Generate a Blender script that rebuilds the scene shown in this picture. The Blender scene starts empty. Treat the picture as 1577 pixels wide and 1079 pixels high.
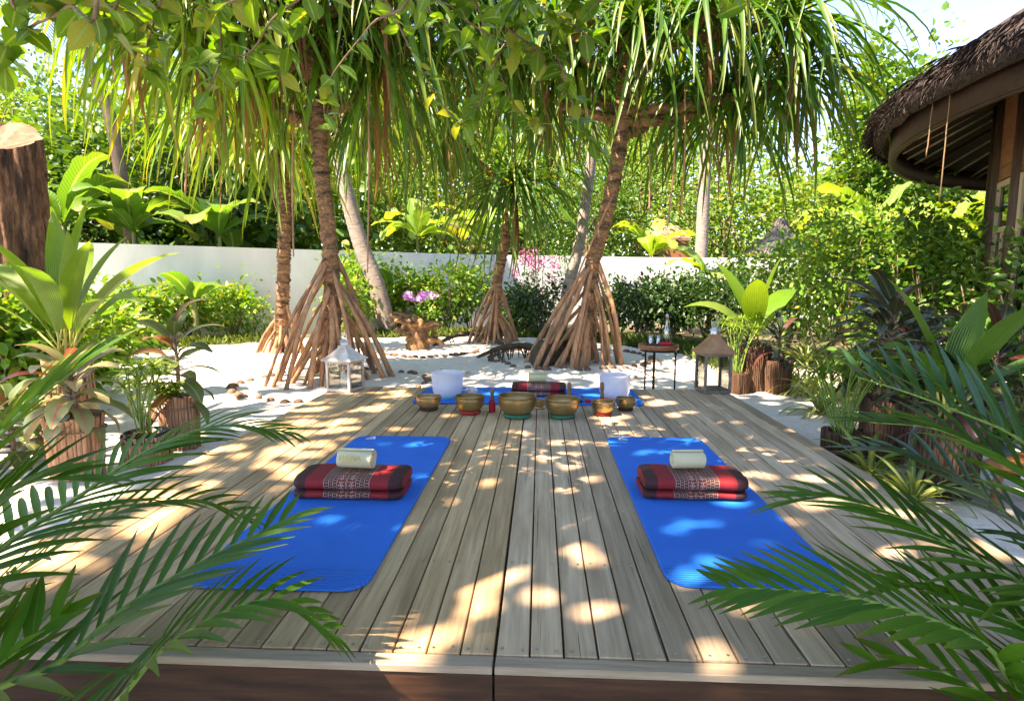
import bpy, math, random
import numpy as np
from mathutils import Vector, Matrix

R = math.radians
random.seed(7)
RNG = np.random.default_rng(7)
SC = bpy.context.scene
COL = SC.collection

# ------------------------------------------------------------------ camera
FPX, CXP, CYP = 885.0, 788.5, 539.5            # focal length and centre in photo pixels
PITCH, YAW, CAMZ = R(6.67), R(2.80), 1.2
cam_d = bpy.data.cameras.new('camera'); cam = bpy.data.objects.new('camera', cam_d); COL.objects.link(cam)
cam.location = (0, 0, CAMZ); cam.rotation_euler = (R(90) - PITCH, 0, YAW)
cam_d.sensor_width = 36; cam_d.lens = 36 * FPX / 1577; cam_d.clip_start = .05; cam_d.clip_end = 2000
SC.camera = cam
CROT = Matrix.Rotation(YAW, 3, 'Z') @ Matrix.Rotation(R(90) - PITCH, 3, 'X')

# ------------------------------------------------------------------ sky and sun
SUN = Vector((-.60, -.42, 1.12)).normalized()   # towards the sun: left of and behind the camera
w = bpy.data.worlds.new('World'); SC.world = w; w.use_nodes = True
nt = w.node_tree; bg = nt.nodes['Background']; sky = nt.nodes.new('ShaderNodeTexSky')
sky.sky_type = 'NISHITA'; sky.sun_disc = False
sky.sun_elevation = math.asin(SUN.z); sky.sun_rotation = math.atan2(SUN.x, SUN.y)
sky.air_density = .68; sky.dust_density = .05; sky.ozone_density = 4.5
nt.links.new(sky.outputs[0], bg.inputs[0]); bg.inputs[1].default_value = .10
sd = bpy.data.lights.new('sun', 'SUN'); sun = bpy.data.objects.new('sun', sd); COL.objects.link(sun)
sd.energy = 3.2; sd.angle = R(.53); sd.color = (1, .96, .90)
sun.rotation_euler = SUN.to_track_quat('Z', 'Y').to_euler(); sun.location = SUN * 30
SC.view_settings.view_transform = 'Standard'; SC.view_settings.look = 'None'
SC.view_settings.exposure = 3.0; SC.view_settings.gamma = 1.0
SC.view_settings.use_white_balance = True; SC.view_settings.white_balance_temperature = 8600; SC.view_settings.white_balance_tint = 21
SC.cycles.use_denoising = True
SC.cycles.max_bounces = 6; SC.cycles.diffuse_bounces = 4; SC.cycles.glossy_bounces = 3
SC.cycles.transmission_bounces = 6; SC.cycles.transparent_max_bounces = 8
SC.cycles.caustics_reflective = False; SC.cycles.caustics_refractive = False
SC.cycles.sample_clamp_indirect = 6

# ------------------------------------------------------------------ pixel -> place
def ray(px, py):
    return CROT @ Vector(((px - CXP) / FPX, -(py - CYP) / FPX, -1))
def G(px, py, z=0.0):                            # where the pixel's ray meets the level z
    d = ray(px, py); t = (z - CAMZ) / d.z
    return Vector((d.x * t, d.y * t, z))
def At(px, py, Y):                               # the pixel's ray at depth Y
    d = ray(px, py); t = Y / d.y
    return Vector((d.x * t, Y, CAMZ + d.z * t))

# ------------------------------------------------------------------ mesh helpers
def mesh_np(name, V, F, UV=None, smooth=True):
    V = np.asarray(V, np.float32); F = np.asarray(F, np.int32); k = F.shape[1]
    me = bpy.data.meshes.new(name)
    me.vertices.add(len(V)); me.vertices.foreach_set('co', V.ravel())
    me.loops.add(F.size); me.loops.foreach_set('vertex_index', F.ravel())
    me.polygons.add(len(F)); me.polygons.foreach_set('loop_start', np.arange(0, F.size, k, dtype=np.int32))
    me.polygons.foreach_set('use_smooth', np.full(len(F), smooth))
    if UV is not None:
        u = me.uv_layers.new(name='UVMap'); u.data.foreach_set('uv', np.asarray(UV, np.float32)[F.ravel()].ravel())
    me.update(); me.validate()
    return me
class MB:                                        # collects simple shapes into one mesh
    def __init__(s): s.V, s.F, s.S = [], [], []
    def add(s, V, F, smooth=False):
        o = len(s.V); s.V += [tuple(v) for v in V]; s.F += [tuple(i + o for i in f) for f in F]; s.S += [smooth] * len(F); return s
    def box(s, a, b, ch=0.0, M=None):            # axis box a..b with chamfered long edges
        x0, y0, z0 = a; x1, y1, z1 = b
        if ch <= 0:
            V = [(x0,y0,z0),(x1,y0,z0),(x1,y1,z0),(x0,y1,z0),(x0,y0,z1),(x1,y0,z1),(x1,y1,z1),(x0,y1,z1)]
            F = [(0,3,2,1),(4,5,6,7),(0,1,5,4),(1,2,6,5),(2,3,7,6),(3,0,4,7)]
        else:
            V = []; c = ch
            for z, i in ((z0, c), (z0 + c, 0), (z1 - c, 0), (z1, c)):
                V += [(x0+i+(c if i==0 else 0)*0, y0+i, z), (x1-i, y0+i, z), (x1-i, y1-i, z), (x0+i, y1-i, z)]
            F = [(0,3,2,1),(12,13,14,15)]
            for r in range(3):
                for k in range(4):
                    a0 = r*4+k; b0 = r*4+(k+1)%4; F.append((a0, b0, b0+4, a0+4))
        if M is not None: V = [tuple(M @ Vector(v)) for v in V]
        return s.add(V, F)
    def tube(s, pts, rad, n=8, cap=True, smooth=True):
        pts = [Vector(p) for p in pts]
        if not hasattr(rad, '__len__'): rad = [rad] * len(pts)
        V, F = [], []; ref = None
        for i, p in enumerate(pts):
            t = (pts[min(i+1, len(pts)-1)] - pts[max(i-1, 0)]).normalized()
            if ref is None:
                ref = t.orthogonal().normalized()
            ref = (ref - t * ref.dot(t))
            ref = ref.normalized() if ref.length > 1e-6 else t.orthogonal().normalized()
            b = t.cross(ref)
            for k in range(n):
                a = 2 * math.pi * k / n
                V.append(p + (ref * math.cos(a) + b * math.sin(a)) * rad[i])
        for i in range(len(pts) - 1):
            for k in range(n):
                F.append((i*n+k, i*n+(k+1) % n, (i+1)*n+(k+1) % n, (i+1)*n+k))
        s.add(V, F, smooth)
        if cap:
            o = len(s.V) - len(V)
            s.F.append(tuple(o + k for k in reversed(range(n)))); s.S.append(False)
            s.F.append(tuple(o + (len(pts)-1)*n + k for k in range(n))); s.S.append(False)
        return s
    def lathe(s, prof, n=24, c=(0, 0, 0), smooth=True):   # prof: (r, z) pairs, open
        V, F = [], []
        for r, z in prof:
            for k in range(n):
                a = 2*math.pi*k/n; V.append((c[0]+r*math.cos(a), c[1]+r*math.sin(a), c[2]+z))
        for i in range(len(prof)-1):
            for k in range(n):
                F.append((i*n+k, i*n+(k+1) % n, (i+1)*n+(k+1) % n, (i+1)*n+k))
        return s.add(V, F, smooth)
    def ngon(s, pts): return s.add(pts, [tuple(range(len(pts)))])
    def prism(s, poly, z0, z1):                  # poly in xy, counter-clockwise
        n = len(poly)
        V = [(x, y, z0) for x, y in poly] + [(x, y, z1) for x, y in poly]
        F = [tuple(reversed(range(n))), tuple(range(n, 2*n))] + [(i, (i+1) % n, n+(i+1) % n, n+i) for i in range(n)]
        return s.add(V, F)
    def mesh(s, name):
        me = bpy.data.meshes.new(name); me.from_pydata(s.V, [], s.F)
        me.polygons.foreach_set('use_smooth', s.S); me.update(); return me

def link(name, me, mat, parent=None, M=None):
    o = bpy.data.objects.new(name, me); COL.objects.link(o)
    if mat is not None and len(me.materials) == 0: me.materials.append(mat)
    if parent is not None: o.parent = parent
    if M is not None: o.matrix_basis = M
    return o
def thing(name, label, cat, loc=(0, 0, 0), group=None, rz=0):
    o = bpy.data.objects.new(name, None); COL.objects.link(o); o.location = loc; o.rotation_euler.z = rz
    o.empty_display_size = .1
    o['label'] = label; o['category'] = cat
    if group: o['group'] = group
    return o
def tag(o, label, cat, group=None):
    o['label'] = label; o['category'] = cat
    if group: o['group'] = group
    return o
def struct(o): o['kind'] = 'structure'; return o
def stuff(o, label=None, cat=None):
    o['kind'] = 'stuff'
    if label: o['label'] = label
    if cat: o['category'] = cat
    return o
def rel(root, M): return Matrix.Translation(-Vector(root.location)) @ M

# ------------------------------------------------------------------ leaf shapes (numpy)
def strap(L, W, elev, bend, nseg=7, fold=.35, prof='strap', bend_pow=1.4, wob=0.0, rng=RNG):
    """strip leaf leaving the origin along +X at elev, bending down by bend (radians)"""
    t = np.linspace(0, 1, nseg + 1)
    ang = elev - bend * t ** bend_pow
    ds = L / nseg
    x = np.concatenate([[0], np.cumsum(np.cos(ang[:-1]) * ds)]); z = np.concatenate([[0], np.cumsum(np.sin(ang[:-1]) * ds)])
    y = wob * np.sin(t * 5 + rng.random() * 6) * t * L
    if prof == 'strap': wd = np.minimum(1, .75 + t * 2) * np.clip((1.02 - t) / .45, 0.03, 1) ** .8
    elif prof == 'leaf': wd = np.sin(np.pi * np.clip(t * .96 + .03, 0, 1)) ** .8
    elif prof == 'blade': wd = np.clip(t * 5 + .12, 0, 1) * np.clip((1.02 - t) / .35, .02, 1) ** .7
    elif prof == 'paddle': wd = np.clip(t * 4 - .25, .09, 1) * np.clip((1.03 - t) / .22, .02, 1) ** .55
    elif prof == 'ovate': wd = np.clip(np.sin(np.pi * t ** .75), .03, 1)
    w2 = W / 2 * wd
    nx, nz = -np.sin(ang), np.cos(ang)
    V = np.zeros((nseg + 1, 3, 3)); UV = np.zeros((nseg + 1, 3, 2))
    for j, s in enumerate((-1, 0, 1)):
        f = fold * w2 if s else 0
        V[:, j, 0] = x + nx * f; V[:, j, 1] = y + s * w2; V[:, j, 2] = z + nz * f
        UV[:, j, 0] = .5 + .5 * s; UV[:, j, 1] = t
    F = []
    for i in range(nseg):
        for j in (0, 1):
            a = i * 3 + j; F.append((a, a + 1, a + 4, a + 3))
    return V.reshape(-1, 3), np.array(F), UV.reshape(-1, 2)
def join_np(parts):
    V, F, U, o = [], [], [], 0
    for v, f, u in parts:
        V.append(v); F.append(f + o); U.append(u); o += len(v)
    return np.concatenate(V), np.concatenate(F), np.concatenate(U)
def xform(part, M):
    v, f, u = part; A = np.array(M)
    return v @ A[:3, :3].T + A[:3, 3], f, u
def leaf_cloud(P, D, N, L, W, droop=.25):
    """many small folded leaves: P base points, D directions, N rough normals; two quads each"""
    n = len(P)
    S = np.cross(D, N); S /= np.linalg.norm(S, axis=1, keepdims=True) + 1e-9
    U = np.cross(S, D)
    L = np.broadcast_to(np.asarray(L, float), (n,))[:, None]; W = np.broadcast_to(np.asarray(W, float), (n,))[:, None]
    def pt(a, b, c): return P + D * L * a + S * W * b + U * L * c
    V = np.stack([pt(0, 0, 0), pt(.3, -.46, .05), pt(.68, -.40, .0), pt(1, 0, -droop * .5),
                  pt(.68, .40, .0), pt(.3, .46, .05)], 1)
    V[:, 0] += 0
    b = np.arange(n)[:, None] * 6
    F = np.concatenate([b + np.array([[0, 1, 2, 3]]), b + np.array([[0, 3, 4, 5]])])
    uv = np.tile(np.array([[.5, 0], [0, .3], [.1, .7], [.5, 1], [.9, .7], [1, .3]]), (n, 1))
    return V.reshape(-1, 3), F, uv
def unit(A): return A / (np.linalg.norm(A, axis=1, keepdims=True) + 1e-9)
def crown(c, r, n, L, rng, clumps=40, spread=.22, hollow=.55, aspect=.6, droop=.3, down=.25):
    """leaves in clumps through an ellipsoid: an uneven outline with gaps"""
    c = np.array(c, float); r = np.array(r, float)
    d = unit(rng.normal(size=(clumps, 3))); rad = hollow + (1 - hollow) * rng.random((clumps, 1)) ** .7
    cc = d * rad * (.8 + .35 * rng.random((clumps, 1)))
    k = rng.integers(0, clumps, n)
    q = cc[k] + rng.normal(size=(n, 3)) * spread * (.6 + .8 * rng.random((clumps, 1)))[k]
    P = c + q * r
    D = unit(unit(q - cc[k] * .6) + rng.normal(size=(n, 3)) * .6 + np.array([0, 0, -down]))
    N = unit(rng.normal(size=(n, 3)) * .55 + np.array([0, 0, 1.]))
    s = L * (.6 + .8 * rng.random(n))
    return leaf_cloud(P, D, N, s, s * aspect, droop)

# ------------------------------------------------------------------ materials
MT = {}
def _new(name):
    m = bpy.data.materials.new(name); m.use_nodes = True
    return m, m.node_tree, m.node_tree.nodes['Principled BSDF']
def _n(nt, t, **kw):
    n = nt.nodes.new(t)
    for k, v in kw.items():
        if k.startswith('i_'):
            key = k[2:]; n.inputs[int(key) if key.isdigit() else key].default_value = v
        else: setattr(n, k, v)
    return n
def _mix(nt, fac, a, b, blend='MIX'):
    m = nt.nodes.new('ShaderNodeMix'); m.data_type = 'RGBA'; m.blend_type = blend
    for sock, val in ((m.inputs[0], fac), (m.inputs[6], a), (m.inputs[7], b)):
        if hasattr(val, 'is_linked'): nt.links.new(val, sock)
        else: sock.default_value = (*val, 1) if isinstance(val, (tuple, list)) and len(val) == 3 else val
    return m.outputs[2]
def _math(nt, op, a, b=0.0, c=None):
    m = nt.nodes.new('ShaderNodeMath'); m.operation = op
    for i, val in enumerate((a, b) if c is None else (a, b, c)):
        if hasattr(val, 'is_linked'): nt.links.new(val, m.inputs[i])
        else: m.inputs[i].default_value = val
    return m.outputs[0]
def _coords(nt, stretch=(1, 1, 1), jitter=True, world=False):
    tc = nt.nodes.new('ShaderNodeTexCoord'); mp = nt.nodes.new('ShaderNodeMapping')
    mp.inputs['Scale'].default_value = stretch
    if world:
        g = nt.nodes.new('ShaderNodeNewGeometry'); nt.links.new(g.outputs['Position'], mp.inputs[0])
    else:
        nt.links.new(tc.outputs['Object'], mp.inputs[0])
    if jitter:
        oi = nt.nodes.new('ShaderNodeObjectInfo')
        v = nt.nodes.new('ShaderNodeVectorMath'); v.operation = 'SCALE'; v.inputs[0].default_value = (37, 53, 71)
        nt.links.new(oi.outputs['Random'], v.inputs[3]); nt.links.new(v.outputs[0], mp.inputs['Location'])
    return mp.outputs[0]
def ramp(nt, fac, stops):
    r = nt.nodes.new('ShaderNodeValToRGB'); nt.links.new(fac, r.inputs[0])
    e = r.color_ramp.elements
    while len(e) < len(stops): e.new(.5)
    for k, (p, c) in enumerate(stops): e[k].position = p; e[k].color = (*c, 1)
    return r.outputs[0]
def basic(name, c1, c2, rough=.7, scale=8, bump=.2, metal=0, stretch=(1, 1, 1), world=False, spec=.3, detail=6, dist=.01, jitter=True, dark=None):
    m, nt, b = _new(name); co = _coords(nt, stretch, jitter and not world, world)
    n = _n(nt, 'ShaderNodeTexNoise'); n.inputs['Scale'].default_value = scale; n.inputs['Detail'].default_value = detail
    n.inputs['Roughness'].default_value = .65
    nt.links.new(co, n.inputs[0])
    f = ramp(nt, n.outputs[0], [(.32, (0,)*3), (.68, (1,)*3)])
    col = _mix(nt, f, c1, c2)
    if dark:
        n2 = _n(nt, 'ShaderNodeTexNoise'); n2.inputs['Scale'].default_value = scale * .3; n2.inputs['Detail'].default_value = 4
        nt.links.new(co, n2.inputs[0]); f2 = ramp(nt, n2.outputs[0], [(.48, (0,)*3), (.66, (1,)*3)])
        col = _mix(nt, f2, col, dark)
    nt.links.new(col, b.inputs['Base Color'])
    b.inputs['Roughness'].default_value = rough; b.inputs['Metallic'].default_value = metal; b.inputs['Specular IOR Level'].default_value = spec
    if bump:
        bp = _n(nt, 'ShaderNodeBump'); bp.inputs['Strength'].default_value = bump; bp.inputs['Distance'].default_value = dist
        nt.links.new(n.outputs[0], bp.inputs['Height']); nt.links.new(bp.outputs[0], b.inputs['Normal'])
    MT[name] = m; return m
def leafmat(name, c1, c2, trans=.35, rough=.42, pleat=0, cross=0, rib=None, tip=None, spec=.45, c3=None, tint=(1.5, 1.35, .45)):
    m, nt, b = _new(name)
    g = nt.nodes.new('ShaderNodeNewGeometry'); oi = nt.nodes.new('ShaderNodeObjectInfo')
    rnd = _math(nt, 'FRACT', _math(nt, 'ADD', g.outputs['Random Per Island'], oi.outputs['Random']))
    col = _mix(nt, rnd, c1, c2)
    if c3:
        col = _mix(nt, _math(nt, 'GREATER_THAN', rnd, .87), col, c3)
    co = _coords(nt, (1, 1, 1)); n = _n(nt, 'ShaderNodeTexNoise'); n.inputs['Scale'].default_value = 14; n.inputs['Detail'].default_value = 3
    nt.links.new(co, n.inputs[0])
    col = _mix(nt, _math(nt, 'MULTIPLY', n.outputs[0], .45), col, tuple(.55 * x for x in c1))
    n9 = _n(nt, 'ShaderNodeTexNoise'); n9.inputs['Scale'].default_value = 30; n9.inputs['Detail'].default_value = 5; nt.links.new(co, n9.inputs[0])
    col = _mix(nt, ramp(nt, n9.outputs[0], [(.66, (0,)*3), (.74, (.7,)*3)]), col, (.16, .11, .035))
    uvn = nt.nodes.new('ShaderNodeUVMap'); sx = nt.nodes.new('ShaderNodeSeparateXYZ'); nt.links.new(uvn.outputs[0], sx.inputs[0])
    h = None
    if tip:
        f = _math(nt, 'MULTIPLY', _math(nt, 'POWER', sx.outputs[1], 5), _math(nt, 'ADD', rnd, .1))
        col = _mix(nt, f, col, tip)
    if rib:
        d = _math(nt, 'ABSOLUTE', _math(nt, 'SUBTRACT', sx.outputs[0], .5))
        col = _mix(nt, _math(nt, 'LESS_THAN', d, .05), col, rib)
    if pleat or cross:
        if pleat: ph = _math(nt, 'MULTIPLY', sx.outputs[0], pleat * 6.283)
        else: ph = _math(nt, 'MULTIPLY', _math(nt, 'ADD', sx.outputs[1], _math(nt, 'MULTIPLY', _math(nt, 'ABSOLUTE', _math(nt, 'SUBTRACT', sx.outputs[0], .5)), -.25)), cross * 6.283)
        h = _math(nt, 'SINE', ph)
        col = _mix(nt, _math(nt, 'MULTIPLY_ADD', h, .10, .10), col, tuple(min(1, 1.9 * x) for x in c2))
        bp = _n(nt, 'ShaderNodeBump'); bp.inputs['Strength'].default_value = .5; bp.inputs['Distance'].default_value = .006
        nt.links.new(h, bp.inputs['Height']); nt.links.new(bp.outputs[0], b.inputs['Normal'])
    nt.links.new(col, b.inputs['Base Color']); b.inputs['Roughness'].default_value = rough; b.inputs['Specular IOR Level'].default_value = spec
    t = nt.nodes.new('ShaderNodeBsdfTranslucent'); nt.links.new(_mix(nt, 1.0, col, tint, 'MULTIPLY'), t.inputs[0])
    mx = nt.nodes.new('ShaderNodeMixShader'); mx.inputs[0].default_value = trans
    nt.links.new(b.outputs[0], mx.inputs[1]); nt.links.new(t.outputs[0], mx.inputs[2])
    nt.links.new(mx.outputs[0], nt.nodes['Material Output'].inputs[0])
    MT[name] = m; return m

basic('sand', (.62, .55, .45), (.76, .70, .60), .95, 22, .7, world=True, dist=.012, spec=.1, detail=9)
basic('soil', (.07, .055, .035), (.13, .11, .06), .95, 9, .6, world=True, dist=.03, dark=(.05, .07, .02))
basic('fascia', (.035, .014, .006), (.085, .036, .016), .55, 6, .3, stretch=(.8, 8, 8), dist=.004)
basic('nosing', (.27, .19, .12), (.40, .31, .21), .7, 7, .3, stretch=(.8, 10, 10), dist=.003)
basic('joist', (.05, .035, .02), (.08, .06, .04), .9, 8, .2)
basic('steel', (.35, .34, .32), (.5, .48, .45), .4, 30, .1, metal=.9)
basic('white_wall', (.66, .65, .62), (.78, .77, .75), .85, 2.2, .3, world=True, dist=.01, stretch=(1, 1, .35), dark=(.58, .57, .54))
basic('brass', (.38, .26, .11), (.50, .36, .17), .34, 40, .25, metal=.92, stretch=(.3, .3, 6), dist=.002)
basic('gold_brass', (.55, .34, .15), (.68, .45, .22), .33, 40, .25, metal=.9, stretch=(.3, .3, 6), dist=.002)
basic('ring_red', (.28, .015, .01), (.42, .03, .02), .7, 90, .5)
basic('ring_green', (.008, .09, .05), (.02, .15, .08), .6, 90, .5)
basic('ring_black', (.015, .012, .01), (.05, .03, .025), .7, 90, .5)
basic('ring_orange', (.6, .15, .03), (.75, .25, .05), .7, 90, .5)
basic('ring_teal', (.02, .3, .35), (.05, .42, .45), .7, 90, .5)
basic('ring_cream', (.55, .32, .15), (.7, .45, .2), .8, 90, .5)
basic('mallet_wood', (.14, .06, .03), (.24, .11, .06), .45, 20, .15, stretch=(8, 8, 1))
basic('suede_red', (.33, .01, .02), (.45, .02, .03), .85, 60, .3)
basic('shell', (.60, .50, .42), (.82, .78, .72), .5, 60, .3)
basic('blue_cap', (.02, .18, .5), (.03, .25, .6), .4, 30, .1)
basic('black_metal', (.012, .012, .012), (.02, .02, .02), .45, 40, .1, metal=.6)
basic('table_wood', (.16, .055, .02), (.32, .13, .055), .42, 7, .15, stretch=(1, 7, 7))
basic('tray', (.03, .02, .018), (.06, .04, .03), .4, 20, .1)
basic('red_cloth', (.42, .015, .02), (.55, .03, .035), .9, 60, .6)
basic('pink_cloth', (.5, .04, .06), (.62, .09, .1), .9, 40, .6)
basic('lantern_copper', (.24, .11, .045), (.42, .23, .11), .55, 7, .3, dark=(.18, .11, .07), dist=.003)
basic('lantern_white', (.50, .46, .40), (.68, .64, .57), .7, 14, .3, dark=(.42, .33, .24), dist=.002)
basic('lantern_frame', (.12, .10, .08), (.28, .24, .19), .55, 14, .3, metal=.2)
basic('zinc', (.42, .43, .45), (.62, .63, .65), .35, 20, .2, metal=.7)
basic('candle', (.8, .76, .65), (.85, .82, .72), .5, 10, 0)
basic('root', (.28, .135, .065), (.50, .275, .145), .8, 10, .5, stretch=(3, 3, .5), dist=.008, dark=(.18, .105, .065), world=True)
basic('pand_trunk', (.19, .095, .042), (.47, .265, .135), .85, 22, 1.0, world=True, stretch=(1, 1, 1.8), dist=.06, dark=(.10, .06, .035))
basic('grey_trunk', (.16, .13, .11), (.30, .26, .22), .85, 7, .6, world=True, stretch=(1, 1, 3), dist=.02)
basic('brown_trunk', (.10, .065, .045), (.20, .14, .10), .9, 9, .7, world=True, stretch=(1, 1, .5), dist=.02)
basic('stump_bark', (.09, .04, .022), (.36, .19, .10), .85, 11, 1.0, stretch=(3, 3, .8), dist=.10, dark=(.05, .028, .018), detail=9)
basic('stump_cut', (.14, .075, .045), (.26, .15, .095), .85, 12, .4)
basic('twig', (.13, .085, .05), (.22, .15, .10), .8, 30, .3)
basic('driftwood', (.09, .045, .02), (.36, .20, .09), .8, 9, .9, world=True, dist=.03, dark=(.05, .03, .02))
basic('log_bark', (.05, .035, .02), (.13, .085, .05), .95, 14, .9, world=True, dist=.02)
basic('pot_bark', (.22, .10, .05), (.46, .27, .16), .9, 12, .6, stretch=(6, 6, .5), dist=.008)
basic('pot_log', (.05, .027, .016), (.17, .09, .05), .9, 9, .9, stretch=(5, 5, .4), dist=.02)
basic('potting_soil', (.02, .014, .01), (.05, .035, .02), .95, 30, .8)
basic('black_plastic', (.012, .012, .012), (.02, .02, .02), .3, 10, 0)
basic('husk', (.09, .055, .035), (.22, .14, .09), .95, 30, .8)
basic('thatch', (.024, .018, .017), (.095, .070, .058), .95, 24, 1.0, world=True, dist=.03, dark=(.045, .034, .032))
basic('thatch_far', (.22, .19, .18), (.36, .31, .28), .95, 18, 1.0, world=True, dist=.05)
basic('eave_wood', (.026, .012, .007), (.052, .026, .015), .6, 6, .3, world=True)
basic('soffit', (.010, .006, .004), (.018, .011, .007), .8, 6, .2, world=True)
basic('lit_edge', (.50, .40, .30), (.62, .52, .40), .6, 12, .2)
basic('wall_board', (.16, .065, .03), (.28, .12, .055), .5, 5, .2, stretch=(1, 1, 6))
basic('post_wood', (.045, .027, .016), (.10, .062, .04), .6, 6, .3, stretch=(5, 5, .5))
basic('frame_wood', (.36, .27, .16), (.50, .40, .26), .55, 6, .2, stretch=(5, 5, .5))
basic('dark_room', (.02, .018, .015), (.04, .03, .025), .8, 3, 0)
basic('plinth', (.34, .31, .28), (.45, .42, .38), .9, 8, .3)
basic('roof_brown', (.16, .08, .05), (.30, .17, .11), .85, 12, .6, world=True, dist=.02)
basic('rope', (.16, .10, .05), (.27, .18, .1), .95, 60, .3)
basic('petiole', (.42, .30, .06), (.30, .34, .07), .5, 12, .1)
basic('banana_stem', (.10, .13, .04), (.22, .22, .08), .6, 8, .2, stretch=(4, 4, .5))
basic('rachis', (.10, .20, .03), (.20, .30, .06), .45, 12, .1)
basic('towel', (.50, .46, .28), (.58, .54, .36), .95, 220, .5, dist=.003, jitter=False)
basic('towel_green', (.40, .40, .20), (.48, .47, .26), .95, 220, .5, dist=.003, jitter=False)
basic('towel_print', (.50, .36, .03), (.55, .40, .05), .9, 40, 0)
basic('logo_white', (.70, .74, .80), (.74, .78, .82), .6, 40, 0)
basic('flower_purple', (.42, .10, .42), (.62, .28, .60), .6, 30, 0)
basic('flower_pink', (.70, .10, .32), (.80, .25, .48), .6, 30, 0)

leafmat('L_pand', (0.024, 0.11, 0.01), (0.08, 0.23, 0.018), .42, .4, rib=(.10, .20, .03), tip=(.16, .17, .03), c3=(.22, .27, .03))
leafmat('L_pand_lit', (0.0648, 0.19, 0.014), (0.144, 0.32, 0.025), .44, .4, rib=(.2, .28, .05), tip=(.28, .25, .05), c3=(.36, .34, .05))  # brighter copy of the screw-pine leaf, sunlight put into its colour
leafmat('L_dead', (.20, .10, .04), (.34, .19, .085), .30, .7)
leafmat('L_palm', (0.0289, 0.13, 0.009), (0.085, 0.24, 0.018), .40, .5, rib=(.07, .16, .03), tip=(.16, .13, .025), spec=.25)
leafmat('L_palm_blue', (.020, .09, .018), (.05, .15, .03), .28, .30, rib=(.04, .12, .04), spec=.75)
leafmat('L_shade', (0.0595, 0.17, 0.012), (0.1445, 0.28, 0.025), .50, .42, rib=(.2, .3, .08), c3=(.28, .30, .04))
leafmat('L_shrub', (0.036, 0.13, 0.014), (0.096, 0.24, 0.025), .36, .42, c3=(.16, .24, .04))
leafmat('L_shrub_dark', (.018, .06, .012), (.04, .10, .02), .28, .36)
leafmat('L_shrub_lit', (0.0864, 0.23, 0.02), (0.1872, 0.36, 0.05), .40, .45, c3=(.36, .38, .06))  # shrub leaf again, lightened in its base colour to look sunlit
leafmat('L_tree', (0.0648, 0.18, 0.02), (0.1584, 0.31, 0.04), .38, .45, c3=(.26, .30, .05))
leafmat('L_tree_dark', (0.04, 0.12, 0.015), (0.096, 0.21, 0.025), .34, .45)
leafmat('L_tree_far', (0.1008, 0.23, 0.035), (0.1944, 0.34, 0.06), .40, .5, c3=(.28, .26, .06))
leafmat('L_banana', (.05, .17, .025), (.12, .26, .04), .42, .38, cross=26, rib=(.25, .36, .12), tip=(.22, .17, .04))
leafmat('L_banana_lit', (0.128, 0.28, 0.04), (0.208, 0.36, 0.06), .45, .38, cross=26, rib=(.35, .42, .14), tip=(.35, .24, .06))  # banana leaf coloured as if in full sun
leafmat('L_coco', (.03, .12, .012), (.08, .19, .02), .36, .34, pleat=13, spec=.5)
leafmat('L_coco_lit', (.07, .18, .015), (.16, .28, .025), .42, .34, pleat=13, spec=.5)  # same pleated leaf with sunshine painted into the green
leafmat('L_croton', (.13, .20, .06), (.32, .34, .17), .25, .38, rib=(.45, .12, .12), c3=(.35, .035, .03), tint=(1.3, 1.1, .8))
leafmat('L_ti', (.020, .035, .018), (.055, .07, .03), .18, .26, rib=(.10, .08, .04), c3=(.12, .03, .03), spec=.7, tint=(1.3, 1, .6))
leafmat('L_dieff', (.06, .10, .03), (.14, .19, .06), .3, .36, rib=(.2, .25, .1), c3=(.20, .07, .04))
leafmat('L_sedge', (.10, .22, .02), (.22, .34, .04), .4, .42)
leafmat('L_spider', (.14, .24, .04), (.34, .40, .14), .38, .4, rib=(.5, .52, .25))
leafmat('L_grass', (.07, .14, .02), (.20, .27, .05), .35, .6)

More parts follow.
